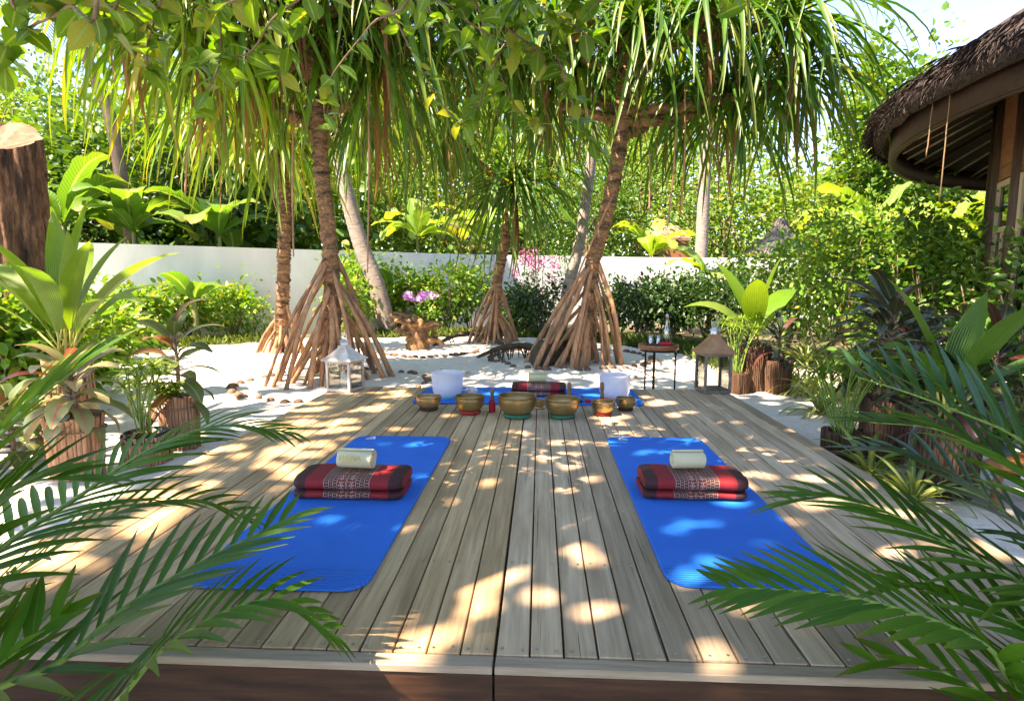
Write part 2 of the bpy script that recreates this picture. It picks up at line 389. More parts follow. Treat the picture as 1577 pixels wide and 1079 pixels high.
def deckmat(name, c1, c2, crack):
    m, nt, b = _new(name)
    co = _coords(nt, (26, 1.1, 10)); oi = nt.nodes.new('ShaderNodeObjectInfo')
    n = _n(nt, 'ShaderNodeTexNoise'); n.inputs['Scale'].default_value = 2.2; n.inputs['Detail'].default_value = 9; n.inputs['Roughness'].default_value = .62; n.inputs['Distortion'].default_value = .5
    nt.links.new(co, n.inputs[0])
    col = ramp(nt, n.outputs[0], [(.30, c1), (.52, tuple((a + b_) / 2 for a, b_ in zip(c1, c2))), (.74, c2)])
    tone = ramp(nt, oi.outputs['Random'], [(0, (.72, .70, .68)), (.5, (.98, .96, .93)), (1, (1.10, 1.05, .98))])
    col = _mix(nt, 1.0, col, tone, 'MULTIPLY')
    co2 = _coords(nt, (5, .7, 3)); n2 = _n(nt, 'ShaderNodeTexNoise'); n2.inputs['Scale'].default_value = 1.7; n2.inputs['Detail'].default_value = 5
    nt.links.new(co2, n2.inputs[0])
    st = ramp(nt, n2.outputs[0], [(.40, (1, 1, 1)), (.66, (.70, .68, .64))])
    col = _mix(nt, 1.0, col, st, 'MULTIPLY')
    co3 = _coords(nt, (60, .9, 10)); n3 = _n(nt, 'ShaderNodeTexNoise'); n3.inputs['Scale'].default_value = 1.6; n3.inputs['Detail'].default_value = 3
    nt.links.new(co3, n3.inputs[0])
    ck = ramp(nt, n3.outputs[0], [(.66, (0,)*3), (.70, (1,)*3)])
    col = _mix(nt, _math(nt, 'MULTIPLY', ck, crack), col, (.10, .075, .05))
    nt.links.new(col, b.inputs['Base Color']); b.inputs['Roughness'].default_value = .72; b.inputs['Specular IOR Level'].default_value = .25
    bp = _n(nt, 'ShaderNodeBump'); bp.inputs['Strength'].default_value = .35; bp.inputs['Distance'].default_value = .002
    nt.links.new(_math(nt, 'SUBTRACT', n.outputs[0], ck), bp.inputs['Height']); nt.links.new(bp.outputs[0], b.inputs['Normal'])
    MT[name] = m
deckmat('deck_warm', (.44, .285, .15), (.72, .51, .29), .6)
deckmat('deck_grey', (.41, .295, .19), (.67, .515, .355), .85)

def matmat():                                    # blue foam mat with ribs across its ends
    m, nt, b = _new('mat_blue')
    co = _coords(nt, (1, 1, 1)); n = _n(nt, 'ShaderNodeTexNoise'); n.inputs['Scale'].default_value = 5
    nt.links.new(co, n.inputs[0])
    nt.links.new(_mix(nt, n.outputs[0], (.0, .13, .50), (.001, .17, .60)), b.inputs['Base Color'])
    b.inputs['Roughness'].default_value = .6; b.inputs['Specular IOR Level'].default_value = .06
    tc = nt.nodes.new('ShaderNodeTexCoord'); sx = nt.nodes.new('ShaderNodeSeparateXYZ'); nt.links.new(tc.outputs['Object'], sx.inputs[0])
    g5 = _n(nt, 'ShaderNodeTexNoise'); g5.inputs['Scale'].default_value = 350; nt.links.new(co, g5.inputs[0])
    rib = _math(nt, 'MULTIPLY', _math(nt, 'SINE', _math(nt, 'MULTIPLY', sx.outputs[1], 420)), _math(nt, 'GREATER_THAN', _math(nt, 'ABSOLUTE', sx.outputs[1]), .80))
    bp = _n(nt, 'ShaderNodeBump'); bp.inputs['Strength'].default_value = .6; bp.inputs['Distance'].default_value = .004
    nt.links.new(_math(nt, 'MULTIPLY_ADD', g5.outputs[0], .45, rib), bp.inputs['Height']); nt.links.new(bp.outputs[0], b.inputs['Normal']); MT['mat_blue'] = m
matmat()
def cushmat():                                   # woven cover: red with dark ends and a figured band
    m, nt, b = _new('cushion_cloth')
    uv = nt.nodes.new('ShaderNodeUVMap'); sx = nt.nodes.new('ShaderNodeSeparateXYZ'); nt.links.new(uv.outputs[0], sx.inputs[0])
    u, v = sx.outputs[0], sx.outputs[1]          # u: metres along the cushion, v: metres round it
    au = _math(nt, 'ABSOLUTE', u)
    col = _mix(nt, _math(nt, 'GREATER_THAN', au, .205), (.26, .006, .009), (.028, .005, .005))
    def band(lo, hi): return _math(nt, 'MULTIPLY', _math(nt, 'GREATER_THAN', au, lo), _math(nt, 'LESS_THAN', au, hi))
    col = _mix(nt, _math(nt, 'LESS_THAN', au, .112), col, (.045, .006, .007))
    cream = (.42, .30, .22)
    for c in (.0035, .047, .067, .088, .111):
        col = _mix(nt, band(c - .0016, c + .0016), col, cream)
    for lo, hi, fr in ((.051, .063, 420), (.071, .084, 500), (.092, .107, 420)):
        d = _math(nt, 'GREATER_THAN', _math(nt, 'SINE', _math(nt, 'MULTIPLY', v, fr)), .15)
        q = _math(nt, 'MULTIPLY', band(lo + .0015, hi - .0015), d)
        col = _mix(nt, _math(nt, 'MULTIPLY', q, .8), col, (.38, .22, .16))
    # paired animal-like figures: body, legs, head
    fv = _math(nt, 'FRACT', _math(nt, 'MULTIPLY', v, 1 / .052))
    fu = _math(nt, 'DIVIDE', _math(nt, 'SUBTRACT', au, .026), .018)
    wob = _math(nt, 'SINE', _math(nt, 'MULTIPLY', fv, 19))
    fig = _math(nt, 'LESS_THAN', _math(nt, 'ABSOLUTE', fu), _math(nt, 'MULTIPLY_ADD', wob, .38, .58))
    fig = _math(nt, 'MULTIPLY', fig, _math(nt, 'LESS_THAN', _math(nt, 'ABSOLUTE', _math(nt, 'SUBTRACT', fv, .5)), .43))
    hole = _math(nt, 'GREATER_THAN', _math(nt, 'SINE', _math(nt, 'MULTIPLY', _math(nt, 'ADD', fu, fv), 11)), .55)
    col = _mix(nt, band(.008, .045), col, (.16, .012, .012))
    col = _mix(nt, _math(nt, 'MULTIPLY', _math(nt, 'MULTIPLY', fig, band(.006, .045)), _math(nt, 'SUBTRACT', 1.0, hole)), col, cream)
    co = _coords(nt); n = _n(nt, 'ShaderNodeTexNoise'); n.inputs['Scale'].default_value = 25; nt.links.new(co, n.inputs[0])
    col = _mix(nt, _math(nt, 'MULTIPLY', n.outputs[0], .35), col, (.10, .004, .004))
    nt.links.new(col, b.inputs['Base Color']); b.inputs['Roughness'].default_value = .75
    n2 = _n(nt, 'ShaderNodeTexNoise'); n2.inputs['Scale'].default_value = 300; nt.links.new(co, n2.inputs[0])
    bp = _n(nt, 'ShaderNodeBump'); bp.inputs['Strength'].default_value = .25; bp.inputs['Distance'].default_value = .003
    nt.links.new(n2.outputs[0], bp.inputs['Height']); nt.links.new(bp.outputs[0], b.inputs['Normal']); MT['cushion_cloth'] = m
cushmat()
def crystal():
    m, nt, b = _new('crystal'); b.inputs['Base Color'].default_value = (.82, .83, .86, 1); b.inputs['Roughness'].default_value = .35
    t = nt.nodes.new('ShaderNodeBsdfTranslucent'); t.inputs[0].default_value = (.88, .89, .92, 1)
    x = nt.nodes.new('ShaderNodeMixShader'); x.inputs[0].default_value = .55
    nt.links.new(b.outputs[0], x.inputs[1]); nt.links.new(t.outputs[0], x.inputs[2]); nt.links.new(x.outputs[0], nt.nodes['Material Output'].inputs[0])
    MT['crystal'] = m
crystal()
def glassmat(name, tint, refl=.12):
    m, nt, b = _new(name); tr = nt.nodes.new('ShaderNodeBsdfTransparent'); tr.inputs[0].default_value = (*tint, 1)
    gl = nt.nodes.new('ShaderNodeBsdfGlossy'); gl.inputs['Roughness'].default_value = .03
    lw = nt.nodes.new('ShaderNodeLayerWeight'); lw.inputs[0].default_value = .25
    f = _math(nt, 'MULTIPLY_ADD', lw.outputs['Fresnel'], .8, refl)
    x = nt.nodes.new('ShaderNodeMixShader'); nt.links.new(f, x.inputs[0]); nt.links.new(tr.outputs[0], x.inputs[1]); nt.links.new(gl.outputs[0], x.inputs[2])
    nt.links.new(x.outputs[0], nt.nodes['Material Output'].inputs[0]); MT[name] = m
glassmat('pane', (.93, .95, .94), .05); glassmat('drinking_glass', (.88, .92, .90), .14); glassmat('window_glass', (.5, .52, .5), .22)
# ================================================================== ground
g = MB().ngon([(-300, -60, -.02), (300, -60, -.02), (300, 500, -.02), (-300, 500, -.02)])
struct(link('ground', g.mesh('ground'), MT['soil']))
def vnoise(x, y, s, seed=0):                     # cheap smooth value noise
    r = np.random.default_rng(seed); T = r.random((64, 64))
    x = np.asarray(x) * s + 100; y = np.asarray(y) * s + 100
    i, j = np.floor(x).astype(int), np.floor(y).astype(int); fx, fy = x - i, y - j
    fx, fy = fx*fx*(3-2*fx), fy*fy*(3-2*fy)
    t = lambda a, b: T[a % 64, b % 64]
    return (t(i, j)*(1-fx)+t(i+1, j)*fx)*(1-fy)+(t(i, j+1)*(1-fx)+t(i+1, j+1)*fx)*fy
nx, ny = 300, 280
xs, ys = np.meshgrid(np.linspace(-11, 6.5, nx), np.linspace(-2.5, 13.6, ny))
z = .012 * vnoise(xs, ys, 1.1, 1) + .026 * vnoise(xs, ys, 3.2, 2) + .030 * vnoise(xs, ys, 7, 3) - .010
edge = np.minimum.reduce([xs + 11, 6.5 - xs, 13.6 - ys, ys + 2.5])
lim = 12.6 - .10 * np.abs(xs + 1.5) ** 1.35 - np.clip(xs - .4, 0, 9) * 1.05 + .5 * (vnoise(xs, ys, .9, 4) - .5)
z = np.where(ys > lim, -.06, z - .004) - np.clip(.4 - edge, 0, .4) * .3
idx = np.arange(nx * ny).reshape(ny, nx)
F = np.stack([idx[:-1, :-1], idx[:-1, 1:], idx[1:, 1:], idx[1:, :-1]], -1).reshape(-1, 4)
struct(link('sand', mesh_np('sand', np.stack([xs, ys, z], -1).reshape(-1, 3), F), MT['sand']))
def sand_h(x, y):
    return float(.012 * vnoise(x, y, 1.1, 1) + .026 * vnoise(x, y, 3.2, 2) + .030 * vnoise(x, y, 7, 3)) - .014

# ================================================================== deck
DZ = .20
YF = G(762, 1006, DZ).y; YB = G(872, 598, DZ).y
XS = G(762, 1006, DZ).x; XL, XR = XS - 1.86, XS + 1.86
def deck(x0, x1, matname, label):
    t = thing('deck_platform', label, 'deck', ((x0 + x1) / 2, YF, 0), 'the two halves of the timber deck')
    n = 20; pitch = (x1 - x0) / n; gap = .0055
    protos = []
    for k in range(4):
        wv = MB(); L = YB - YF; hw = pitch / 2 - gap / 2; c = .003
        prof = [(-hw, -.024), (hw, -.024), (hw, -c), (hw - c, 0), (-hw + c, 0), (-hw, -c)]
        V = [(x, y, z) for y in (0, L) for x, z in prof]
        Fs = [tuple(range(6)), tuple(reversed(range(6, 12)))] + [(i, i + 6, (i + 1) % 6 + 6, (i + 1) % 6) for i in range(6)]
        wv.add(V, Fs); protos.append(wv.mesh('plank'))
    for i in range(n):
        x = x0 + pitch * (i + .5)
        link('plank', protos[i % 4], MT[matname], t,
             Matrix.Translation((x - t.location.x, random.uniform(-.002, .002), DZ + random.uniform(-.0012, .0012))) @ Matrix.Rotation(random.uniform(-.006, .006), 4, 'Y'))
    e = .0015
    link('edge_strip', MB().box((x0 - t.location.x + e, -.052, DZ - .026), (x1 - t.location.x - e, -.004, DZ - .003), .003).mesh('edge_strip'), MT['nosing'], t)
    f = MB().box((x0 - t.location.x + e, -.047, -.04), (x1 - t.location.x - e, -.015, DZ - .028), .002)
    link('fascia_board', f.mesh('fascia_board'), MT['fascia'], t)
    side = x0 if x0 < XS - 1 else x1
    sx = side - t.location.x; s = 1 if side < XS else -1
    link('side_board', MB().box((min(sx, sx + s*.03), 0, -.04), (max(sx, sx + s*.03), YB - YF, DZ - .028), .002).mesh('side_board'), MT['fascia'], t)
    link('back_board', MB().box((x0 - t.location.x + .04, YB - YF - .03, -.04), (x1 - t.location.x - .04, YB - YF, DZ - .028), .002).mesh('back_board'), MT['fascia'], t)
    rows = [.02 + k * (YB - YF - .04) / 8 for k in range(9)]
    sc = MB()
    for k, y in enumerate(rows):
        if 0 < k < 8:
            link('joist', MB().box((x0 - t.location.x + .05, y - .022, .02), (x1 - t.location.x - .05, y + .022, DZ - .027)).mesh('joist'), MT['joist'], t)
        for i in range(n):
            for s in (-.027, .027):
                cx, cy = x0 + pitch * (i + .5) + s - t.location.x + random.uniform(-.004, .004), y + random.uniform(-.006, .006)
                sc.ngon([(cx + .0048 * math.cos(a), cy + .0048 * math.sin(a), DZ + .0022) for a in [j * math.pi / 3 for j in range(6)]])
    stuff(link('screw', sc.mesh('screw'), MT['steel'], t))
    return t
deck(XL, XS - .002, 'deck_warm', 'half of the plank deck carrying the mat with the printed towel')
deck(XS + .002, XR, 'deck_grey', 'half of the plank deck carrying the mat with the plain cream towel')

# ================================================================== garden wall
WALLZ = 2.0
def topY(px, py):                                # wall-top pixel -> place on the level WALLZ
    return G(px, py, WALLZ)
wp = [topY(-60, 367), topY(160, 374.5), topY(530, 386), topY(720, 391.5), topY(1000, 396), topY(1300, 398.5)]
wroot = thing('garden_wall', 'long white rendered boundary wall behind the garden shrubs', 'wall', (wp[2].x, wp[2].y, 0))
for k in range(len(wp) - 1):
    a, b2 = Vector((wp[k].x, wp[k].y)), Vector((wp[k+1].x, wp[k+1].y)); d = (b2 - a).normalized(); n2 = Vector((-d.y, d.x)) * .2
    m = MB(); P = [a, b2, b2 + n2, a + n2]
    P = [(p.x - wroot.location.x, p.y - wroot.location.y) for p in P]
    m.prism(P, -.05, WALLZ)
    link('wall_panel', m.mesh('wall_panel'), MT['white_wall'], wroot)

# ================================================================== thatched pavilion
PC = Vector((9.30, 5.5, 0)); RE, ZE, RW = 5.35, 3.0, 4.22
pav = thing('thatched_pavilion', 'round pavilion with dark thatched roof, curved eave and slim pale lines for lit rafter edges', 'building', (PC.x, PC.y, 0))
A0, A1 = R(95), R(265)
def arc(n, a0=A0, a1=A1): return [a0 + (a1 - a0) * k / n for k in range(n + 1)]
def ringmesh(prof, n=72, a0=0, a1=2*math.pi, jit=0.0, closed=True):
    V, F = [], []; m = len(prof)
    aa = arc(n, a0, a1)
    for a in aa:
        for r, z in prof:
            j = random.uniform(-jit, jit)
            V.append(((r + j) * math.cos(a), (r + j) * math.sin(a), z + random.uniform(-jit, jit)))
    for k in range(n):
        for i in range(m if closed else m - 1):
            F.append((k*m+i, (k+1)*m+i, (k+1)*m+(i+1) % m, k*m+(i+1) % m))
    b = MB(); b.add(V, F, True)
    return b
SL = .62
prof = [(RE - .02, ZE + .20), (RE + .10, ZE - .02), (RE + .20, ZE + .05), (RE + .19, ZE + .21)]
for k in range(1, 9):
    r = (RE + .15) * (1 - k / 9) + .3 * k / 9; prof.append((r, ZE + .30 + (RE + .2 - r) * SL))
roof = link('roof', ringmesh(prof + [(.25, ZE + 3.2)], 120, jit=.02, closed=False).mesh('roof'), MT['thatch'], pav)
# loose straw ends along the thatch rim and over its surface
n = 17000; a = RNG.uniform(A0 - .6, A1 + .6, n); u = RNG.random(n) ** 2.2
r = RE + .23 - u * 4.4; zz = ZE + .22 + (RE + .23 - r) * SL + RNG.uniform(-.14, .05, n) * (u < .03) + .02
P = np.stack([r * np.cos(a), r * np.sin(a), zz], 1)
D = unit(np.stack([np.cos(a), np.sin(a), np.full(n, -.72)], 1) + RNG.normal(size=(n, 3)) * .22)
N = unit(np.stack([np.cos(a), np.sin(a), np.full(n, 1.2)], 1) + RNG.normal(size=(n, 3)) * .3)
v, f, uv = leaf_cloud(P, D, N, RNG.uniform(.09, .20, n), RNG.uniform(.008, .018, n))
n = 6000; a = RNG.uniform(A0 - .6, A1 + .6, n); r = RE + RNG.uniform(.09, .21, n)  # the cut ends under the rim
P = np.stack([r * np.cos(a), r * np.sin(a), ZE + .06 + RNG.uniform(-.03, .10, n)], 1)
D = unit(np.stack([.35 * np.cos(a), .35 * np.sin(a), np.full(n, -1.)], 1) + RNG.normal(size=(n, 3)) * .2); N = unit(np.stack([np.cos(a), np.sin(a), np.full(n, .3)], 1) + RNG.normal(size=(n, 3)) * .4)
w2 = leaf_cloud(P, D, N, RNG.uniform(.04, .10, n), RNG.uniform(.008, .016, n)); v, f, uv = join_np([(v, f, uv), w2])
stuff(link('straw', mesh_np('straw', v, f, uv), MT['thatch'], roof))
link('eave_board', ringmesh([(RE - .04, ZE - .20), (RE + .02, ZE - .20), (RE + .02, ZE + .10), (RE - .04, ZE + .10)], 96).mesh('eave_board'), MT['eave_wood'], pav)
link('eave_trim', ringmesh([(RE - .055, ZE - .216), (RE + .015, ZE - .216), (RE + .015, ZE - .202), (RE - .055, ZE - .202)], 96).mesh('eave_trim'), MT['eave_wood'], pav)
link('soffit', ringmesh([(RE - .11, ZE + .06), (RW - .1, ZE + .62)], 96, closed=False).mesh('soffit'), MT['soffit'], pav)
for k in range(34):
    a = R(92) + k * R(176) / 33
    p0 = Vector(((RE - .12) * math.cos(a), (RE - .12) * math.sin(a), ZE - .02)); p1 = Vector(((RW + .02) * math.cos(a), (RW + .02) * math.sin(a), ZE + .50))
    link('lit_edge', MB().tube([p0, p1], .015, 5).mesh('lit_edge'), MT['lit_edge'], pav)  # pale rods paint the sunlit rafter edges under the eave
for k in range(11):
    a = R(92) + k * R(176) / 10 + .045
    p0 = Vector(((RE - .12) * math.cos(a), (RE - .12) * math.sin(a), ZE - .03)); p1 = Vector(((RW + .05) * math.cos(a), (RW + .05) * math.sin(a), ZE + .47))
    link('rafter', MB().tube([p0, p1], .035, 4, smooth=False).mesh('rafter'), MT['eave_wood'], pav)
link('plinth', ringmesh([(RW + .5, -.05), (RW + .5, .18), (.1, .19), (.1, -.05)], 64).mesh('plinth'), MT['plinth'], pav)
link('dark_backing', ringmesh([(RW - .6, .18), (RW - .6, 3.6)], 48, closed=False).mesh('dark_backing'), MT['dark_room'], pav)  # near-black backing paints the unlit room behind the panes
NB = 14
for k in range(NB + 1):
    a = R(112) + k * R(140) / NB; c, s = math.cos(a), math.sin(a)
    link('post', MB().tube([(RW * c, RW * s, .17), (RW * c, RW * s, 3.55)], .075, 12).mesh('post'), MT['post_wood'], pav)
    if k == NB: break
    a2 = a + R(140) / NB
    p, q = Vector((RW * c, RW * s, 0)), Vector((RW * math.cos(a2), RW * math.sin(a2), 0)); d = (q - p).normalized(); L = (q - p).length
    M = Matrix(((d.x, -d.y, 0, p.x), (d.y, d.x, 0, p.y), (0, 0, 1, 0), (0, 0, 0, 1)))
    for i in range(7):
        z0 = 2.42 + i * .15
        link('wall_board', MB().box((.07, -.02, z0), (L - .07, .02, z0 + .144), .004, M).mesh('wall_board'), MT['wall_board'], pav)
    w = link('window', MB().box((.08, -.03, .2), (.14, .03, 2.40), .004, M).box((L - .14, -.03, .2), (L - .08, .03, 2.40), .004, M)
             .box((.142, -.028, 2.33), (L - .142, .028, 2.40), .004, M).box((.142, -.028, .2), (L - .142, .028, .30), .004, M)
             .box((.142, -.027, 1.80), (L - .142, .027, 1.86), .004, M).box((L/2 - .025, -.024, .302), (L/2 + .025, .024, 1.798), .004, M).mesh('window'), MT['frame_wood'], pav)
    for (x0, x1, z0, z1) in ((.142, L/2 - .026, .302, 1.798), (L/2 + .026, L - .142, .302, 1.798), (.142, L - .142, 1.862, 2.328)):
        link('pane', MB().box((x0, -.004, z0), (x1, .004, z1), 0, M).mesh('pane'), MT['window_glass'], w)
def project(p):
    q = CROT.transposed() @ (Vector(p) - Vector((0, 0, CAMZ))); return CXP + FPX * q.x / -q.z, CYP - FPX * q.y / -q.z
for (px, y1) in ((1465, 312), (1427, 242)):      # tied to the near side of the eave
    a = min((Vector((PC.x + (RE + .055) * math.cos(R(d / 4)), PC.y + (RE + .055) * math.sin(R(d / 4)), ZE + .06)) for d in range(4 * 172, 4 * 250)), key=lambda p: abs(project(p)[0] - px))
    b2 = Vector((a.x - .02, a.y, At(px, y1, a.y).z))
    pts = [a.lerp(b2, k / 10) + Vector((random.uniform(-.004, .004), 0, 0)) for k in range(11)]
    t = MB().tube(pts, .006, 5); t.tube([a + Vector((-.05, 0, .02)), a, a + Vector((.05, 0, .03))], .005, 5); t.tube([a + Vector((-.04, 0, -.04)), a, a + Vector((.045, 0, -.02))], .005, 5)
    tag(link('hanging_rope', t.mesh('hanging_rope'), MT['rope']), 'longer thin rope hanging from the pavilion eave' if px == 1465 else 'shorter thin rope hanging from the pavilion eave', 'rope')

# ================================================================== roofs beyond the wall
def far_parasol(px, py_apex, py_eave, half, Y):
    a = At(px, py_apex, Y); e = At(px, py_eave, Y); rr = half / FPX * Y
    t = thing('thatched_parasol', 'grey thatched garden parasol rising behind the white wall', 'parasol', (a.x, a.y, 0))
    H = a.z - e.z
    prof = [(rr, e.z - .05), (rr * 1.02, e.z + .1), (rr * .7, e.z + H * .30), (rr * .4, e.z + H * .56), (rr * .16, e.z + H * .80), (.09, e.z + H * .92), (.05, a.z)]
    c = link('canopy', MB().lathe(prof, 40).mesh('canopy'), MT['thatch_far'], t)
    n = 1800; u = RNG.random(n); an = RNG.uniform(0, 6.283, n)
    rs = np.interp(u, np.linspace(0, 1, 6), [p[0] for p in prof[1:]]); zs = np.interp(u, np.linspace(0, 1, 6), [p[1] for p in prof[1:]])
    P = np.stack([rs*np.cos(an), rs*np.sin(an), zs + .03], 1); D = unit(np.stack([np.cos(an), np.sin(an), np.full(n, -1.)], 1) + RNG.normal(size=(n, 3))*.15)
    N = unit(np.stack([np.cos(an), np.sin(an), np.full(n, 1.)], 1))
    v, f, uv = leaf_cloud(P, D, N, .3, .03); stuff(link('straw', mesh_np('straw', v, f, uv), MT['thatch_far'], c))
    link('pole', MB().tube([(0, 0, -.03), (0, 0, e.z + H * .6)], .07, 10).mesh('pole'), MT['brown_trunk'], t)
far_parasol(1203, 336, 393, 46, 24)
def far_roof(x0, x1, y0, y1, Y, name, label):    # hipped shingle roof on a low timber hut
    a, b2 = At(x0, y1, Y), At(x1, y1, Y); top = At((x0+x1)/2, y0, Y).z; ez = a.z; W = (b2.x - a.x); cx = (a.x + b2.x) / 2; dp = W * .5
    t = thing(name, label, 'hut', (cx, Y + dp, 0)); hw = W / 2
    r = MB(); rl = hw * .45
    V = [(-hw, -dp, ez), (hw, -dp, ez), (hw, dp, ez), (-hw, dp, ez), (-rl, 0, top), (rl, 0, top), (-hw, -dp, ez - .12), (hw, -dp, ez - .12), (hw, dp, ez - .12), (-hw, dp, ez - .12)]
    r.add(V, [(0, 1, 5, 4), (1, 2, 5), (2, 3, 4, 5), (3, 0, 4), (0, 6, 7, 1), (1, 7, 8, 2), (2, 8, 9, 3), (3, 9, 6, 0), (6, 9, 8, 7)])
    link('roof', r.mesh('roof'), MT['roof_brown'], t)
    link('wall', MB().box((-hw * .85, -dp * .85, -.03), (hw * .85, dp * .85, ez - .13)).mesh('wall'), MT['wall_board'], t)
far_roof(1012, 1064, 345, 366, 23, 'garden_hut', 'small hut with brown roof beside the pale palm trunk')
far_roof(660, 800, 372, 386, 26, 'garden_hut', 'low long hut with dark reddish roof just above the wall')

# ================================================================== things on the deck
def rrect(w, h, r, n=8):
    P = []
    for cx, cy, a0 in ((w/2-r, h/2-r, 0), (-w/2+r, h/2-r, 90), (-w/2+r, -h/2+r, 180), (w/2-r, -h/2+r, 270)):
        for k in range(n + 1):
            a = R(a0 + 90 * k / n); P.append((cx + r * math.cos(a), cy + r * math.sin(a)))
    return P
MATT = .012
def yoga_mat(x0, x1, y0, y1, label, rz=0.0, logo=None):
    t = thing('yoga_mat', label, 'yoga mat', ((x0+x1)/2, (y0+y1)/2, DZ + .0025), None, rz)
    w, h = x1 - x0, y1 - y0
    if rz: w, h = h, w
    z = [0, .002, MATT - .002, MATT]; ins = [.003, 0, 0, .004]; P = rrect(w, h, .085)
    m = MB(); n = len(P); V = []
    for zz, i in zip(z, ins):
        V += [(x * (1 - i / (w/2)), y * (1 - i / (h/2)), zz) for x, y in P]
    Fs = [tuple(reversed(range(n)))] + [(r*n+k, r*n+(k+1) % n, (r+1)*n+(k+1) % n, (r+1)*n+k) for r in range(3) for k in range(n)] + [tuple(range(3*n, 4*n))]
    m.add(V, Fs); link('foam', m.mesh('foam'), MT['mat_blue'], t)
    if logo:
        lx, ly, flip = logo; s = .030
        outer = [(-1, -1), (.1, 1), (.7, 1), (1, -1), (.45, -1), (.36, -.5), (-.25, -.5), (-.5, -1)]
        b = MB(); z0 = MATT + .0012
        q = lambda x, y: (lx + x * s * flip, ly + y * s, z0)
        strokes = [[(-1.1, -1), (-.65, -1), (.45, 1), (.05, 1)], [(.05, 1), (.5, 1), (1.0, -1), (.62, -1)], [(-.42, -.60), (.78, -.60), (.72, -.25), (-.22, -.25)], [(-1.0, -1.45), (.9, -1.45), (.9, -1.25), (-1.0, -1.25)]]
        for k, st in enumerate(strokes):
            b.ngon([(p[0], p[1], p[2] + .0003 * k) for p in (q(x, y) for x, y in st)])
        link('logo', b.mesh('logo'), MT['logo_white'], t)
    return t
LM = (G(437, 770, DZ).x, G(606, 835, DZ).x, G(430, 910, DZ).y, G(600, 674, DZ).y)
RM = (G(1016, 872, DZ).x, G(1200.6, 798.7, DZ).x, G(1160, 909, DZ).y, G(1020, 676, DZ).y)
yoga_mat(*LM, 'blue yoga mat under the cushion with the printed towel', 0, (-.20, (LM[3]-LM[2])/2 - .055, 1))
yoga_mat(*RM, 'blue yoga mat under the cushion with the plain cream towel', 0, (-.20, (RM[3]-RM[2])/2 - .055, -1))
BM = (G(640, 615, DZ).x, G(985, 615, DZ).x, G(840, 624, DZ).y, G(850, 598.5, DZ).y - .02)
yoga_mat(*BM, 'blue yoga mat laid crosswise behind the row of brass bowls', R(90))

def cushion(px, py, wid, dep, lay, label, z0, rz=0.0):
    c = G(px, py, z0); t = thing('folded_cushion', label, 'cushion', (c.x, c.y + dep / 2, z0), None, rz)
    hh = lay
    for k in range(2):
        hh = lay * (.78, 1.12)[k]
        hw, n, nx = wid / 2, 40, 28
        # cross-section: three soft lobes
        P = []
        for i in range(n):
            a = 2 * math.pi * i / n; ca, sa = math.cos(a), math.sin(a)
            y = (dep / 2) * math.copysign(abs(ca) ** .55, ca); zz = hh / 2 * math.copysign(abs(sa) ** .6, sa)
            lobe = 1 - .10 * (1 - abs(math.cos(y / dep * 3 * math.pi)))**2
            P.append((y, zz * lobe))
        per = [0]
        for i in range(n): a, b2 = P[i], P[(i+1) % n]; per.append(per[-1] + math.hypot(a[0]-b2[0], a[1]-b2[1]))
        V, F, U = [], [], []
        xs_ = [hw * s for s in np.sin(np.linspace(-math.pi/2, math.pi/2, nx))]
        for x in xs_:
            e = max(0.0, (abs(x) - (hw - .035)) / .035); sc = math.sqrt(max(0, 1 - (e * .86) ** 2)) if e > 0 else 1
            wr = 1 + .012 * math.sin(x * 40 + k)
            for i in range(n + 1):
                y, zz = P[i % n]; V.append((x, y * (1 - (1 - sc) * .35) * wr, hh / 2 + zz * (1 - (1 - sc) * .45) + .0015 * math.sin(x * 31 + y * 60)))
                U.append((x * .54 / wid, per[i]))
        for r_ in range(nx - 1):
            for i in range(n): a = r_ * (n + 1) + i; F.append((a, a + n + 1, a + n + 2, a + 1))
        # end caps: red gusset fans as thin quads
        o = len(V)
        for side, row in ((-1, 0), (1, nx - 1)):
            V.append((side * hw * 1.006, 0, hh / 2)); U.append((0.15, .5)); ci = len(V) - 1
            for i in range(0, n, 2):
                a = row * (n + 1) + i
                ring = [a, a + 1, a + 2]
                base = len(V)
                for q_ in ring: V.append(V[q_]); U.append((0.15, .5))
                F.append((ci, base + 2, base + 1, base) if side > 0 else (ci, base, base + 1, base + 2))
        me = mesh_np('fold', V, F, U)
        link('fold', me, MT['cushion_cloth'], t, Matrix.Translation((0.004 * k, -.004 * k, k * lay * .78 * .93)))
    return t
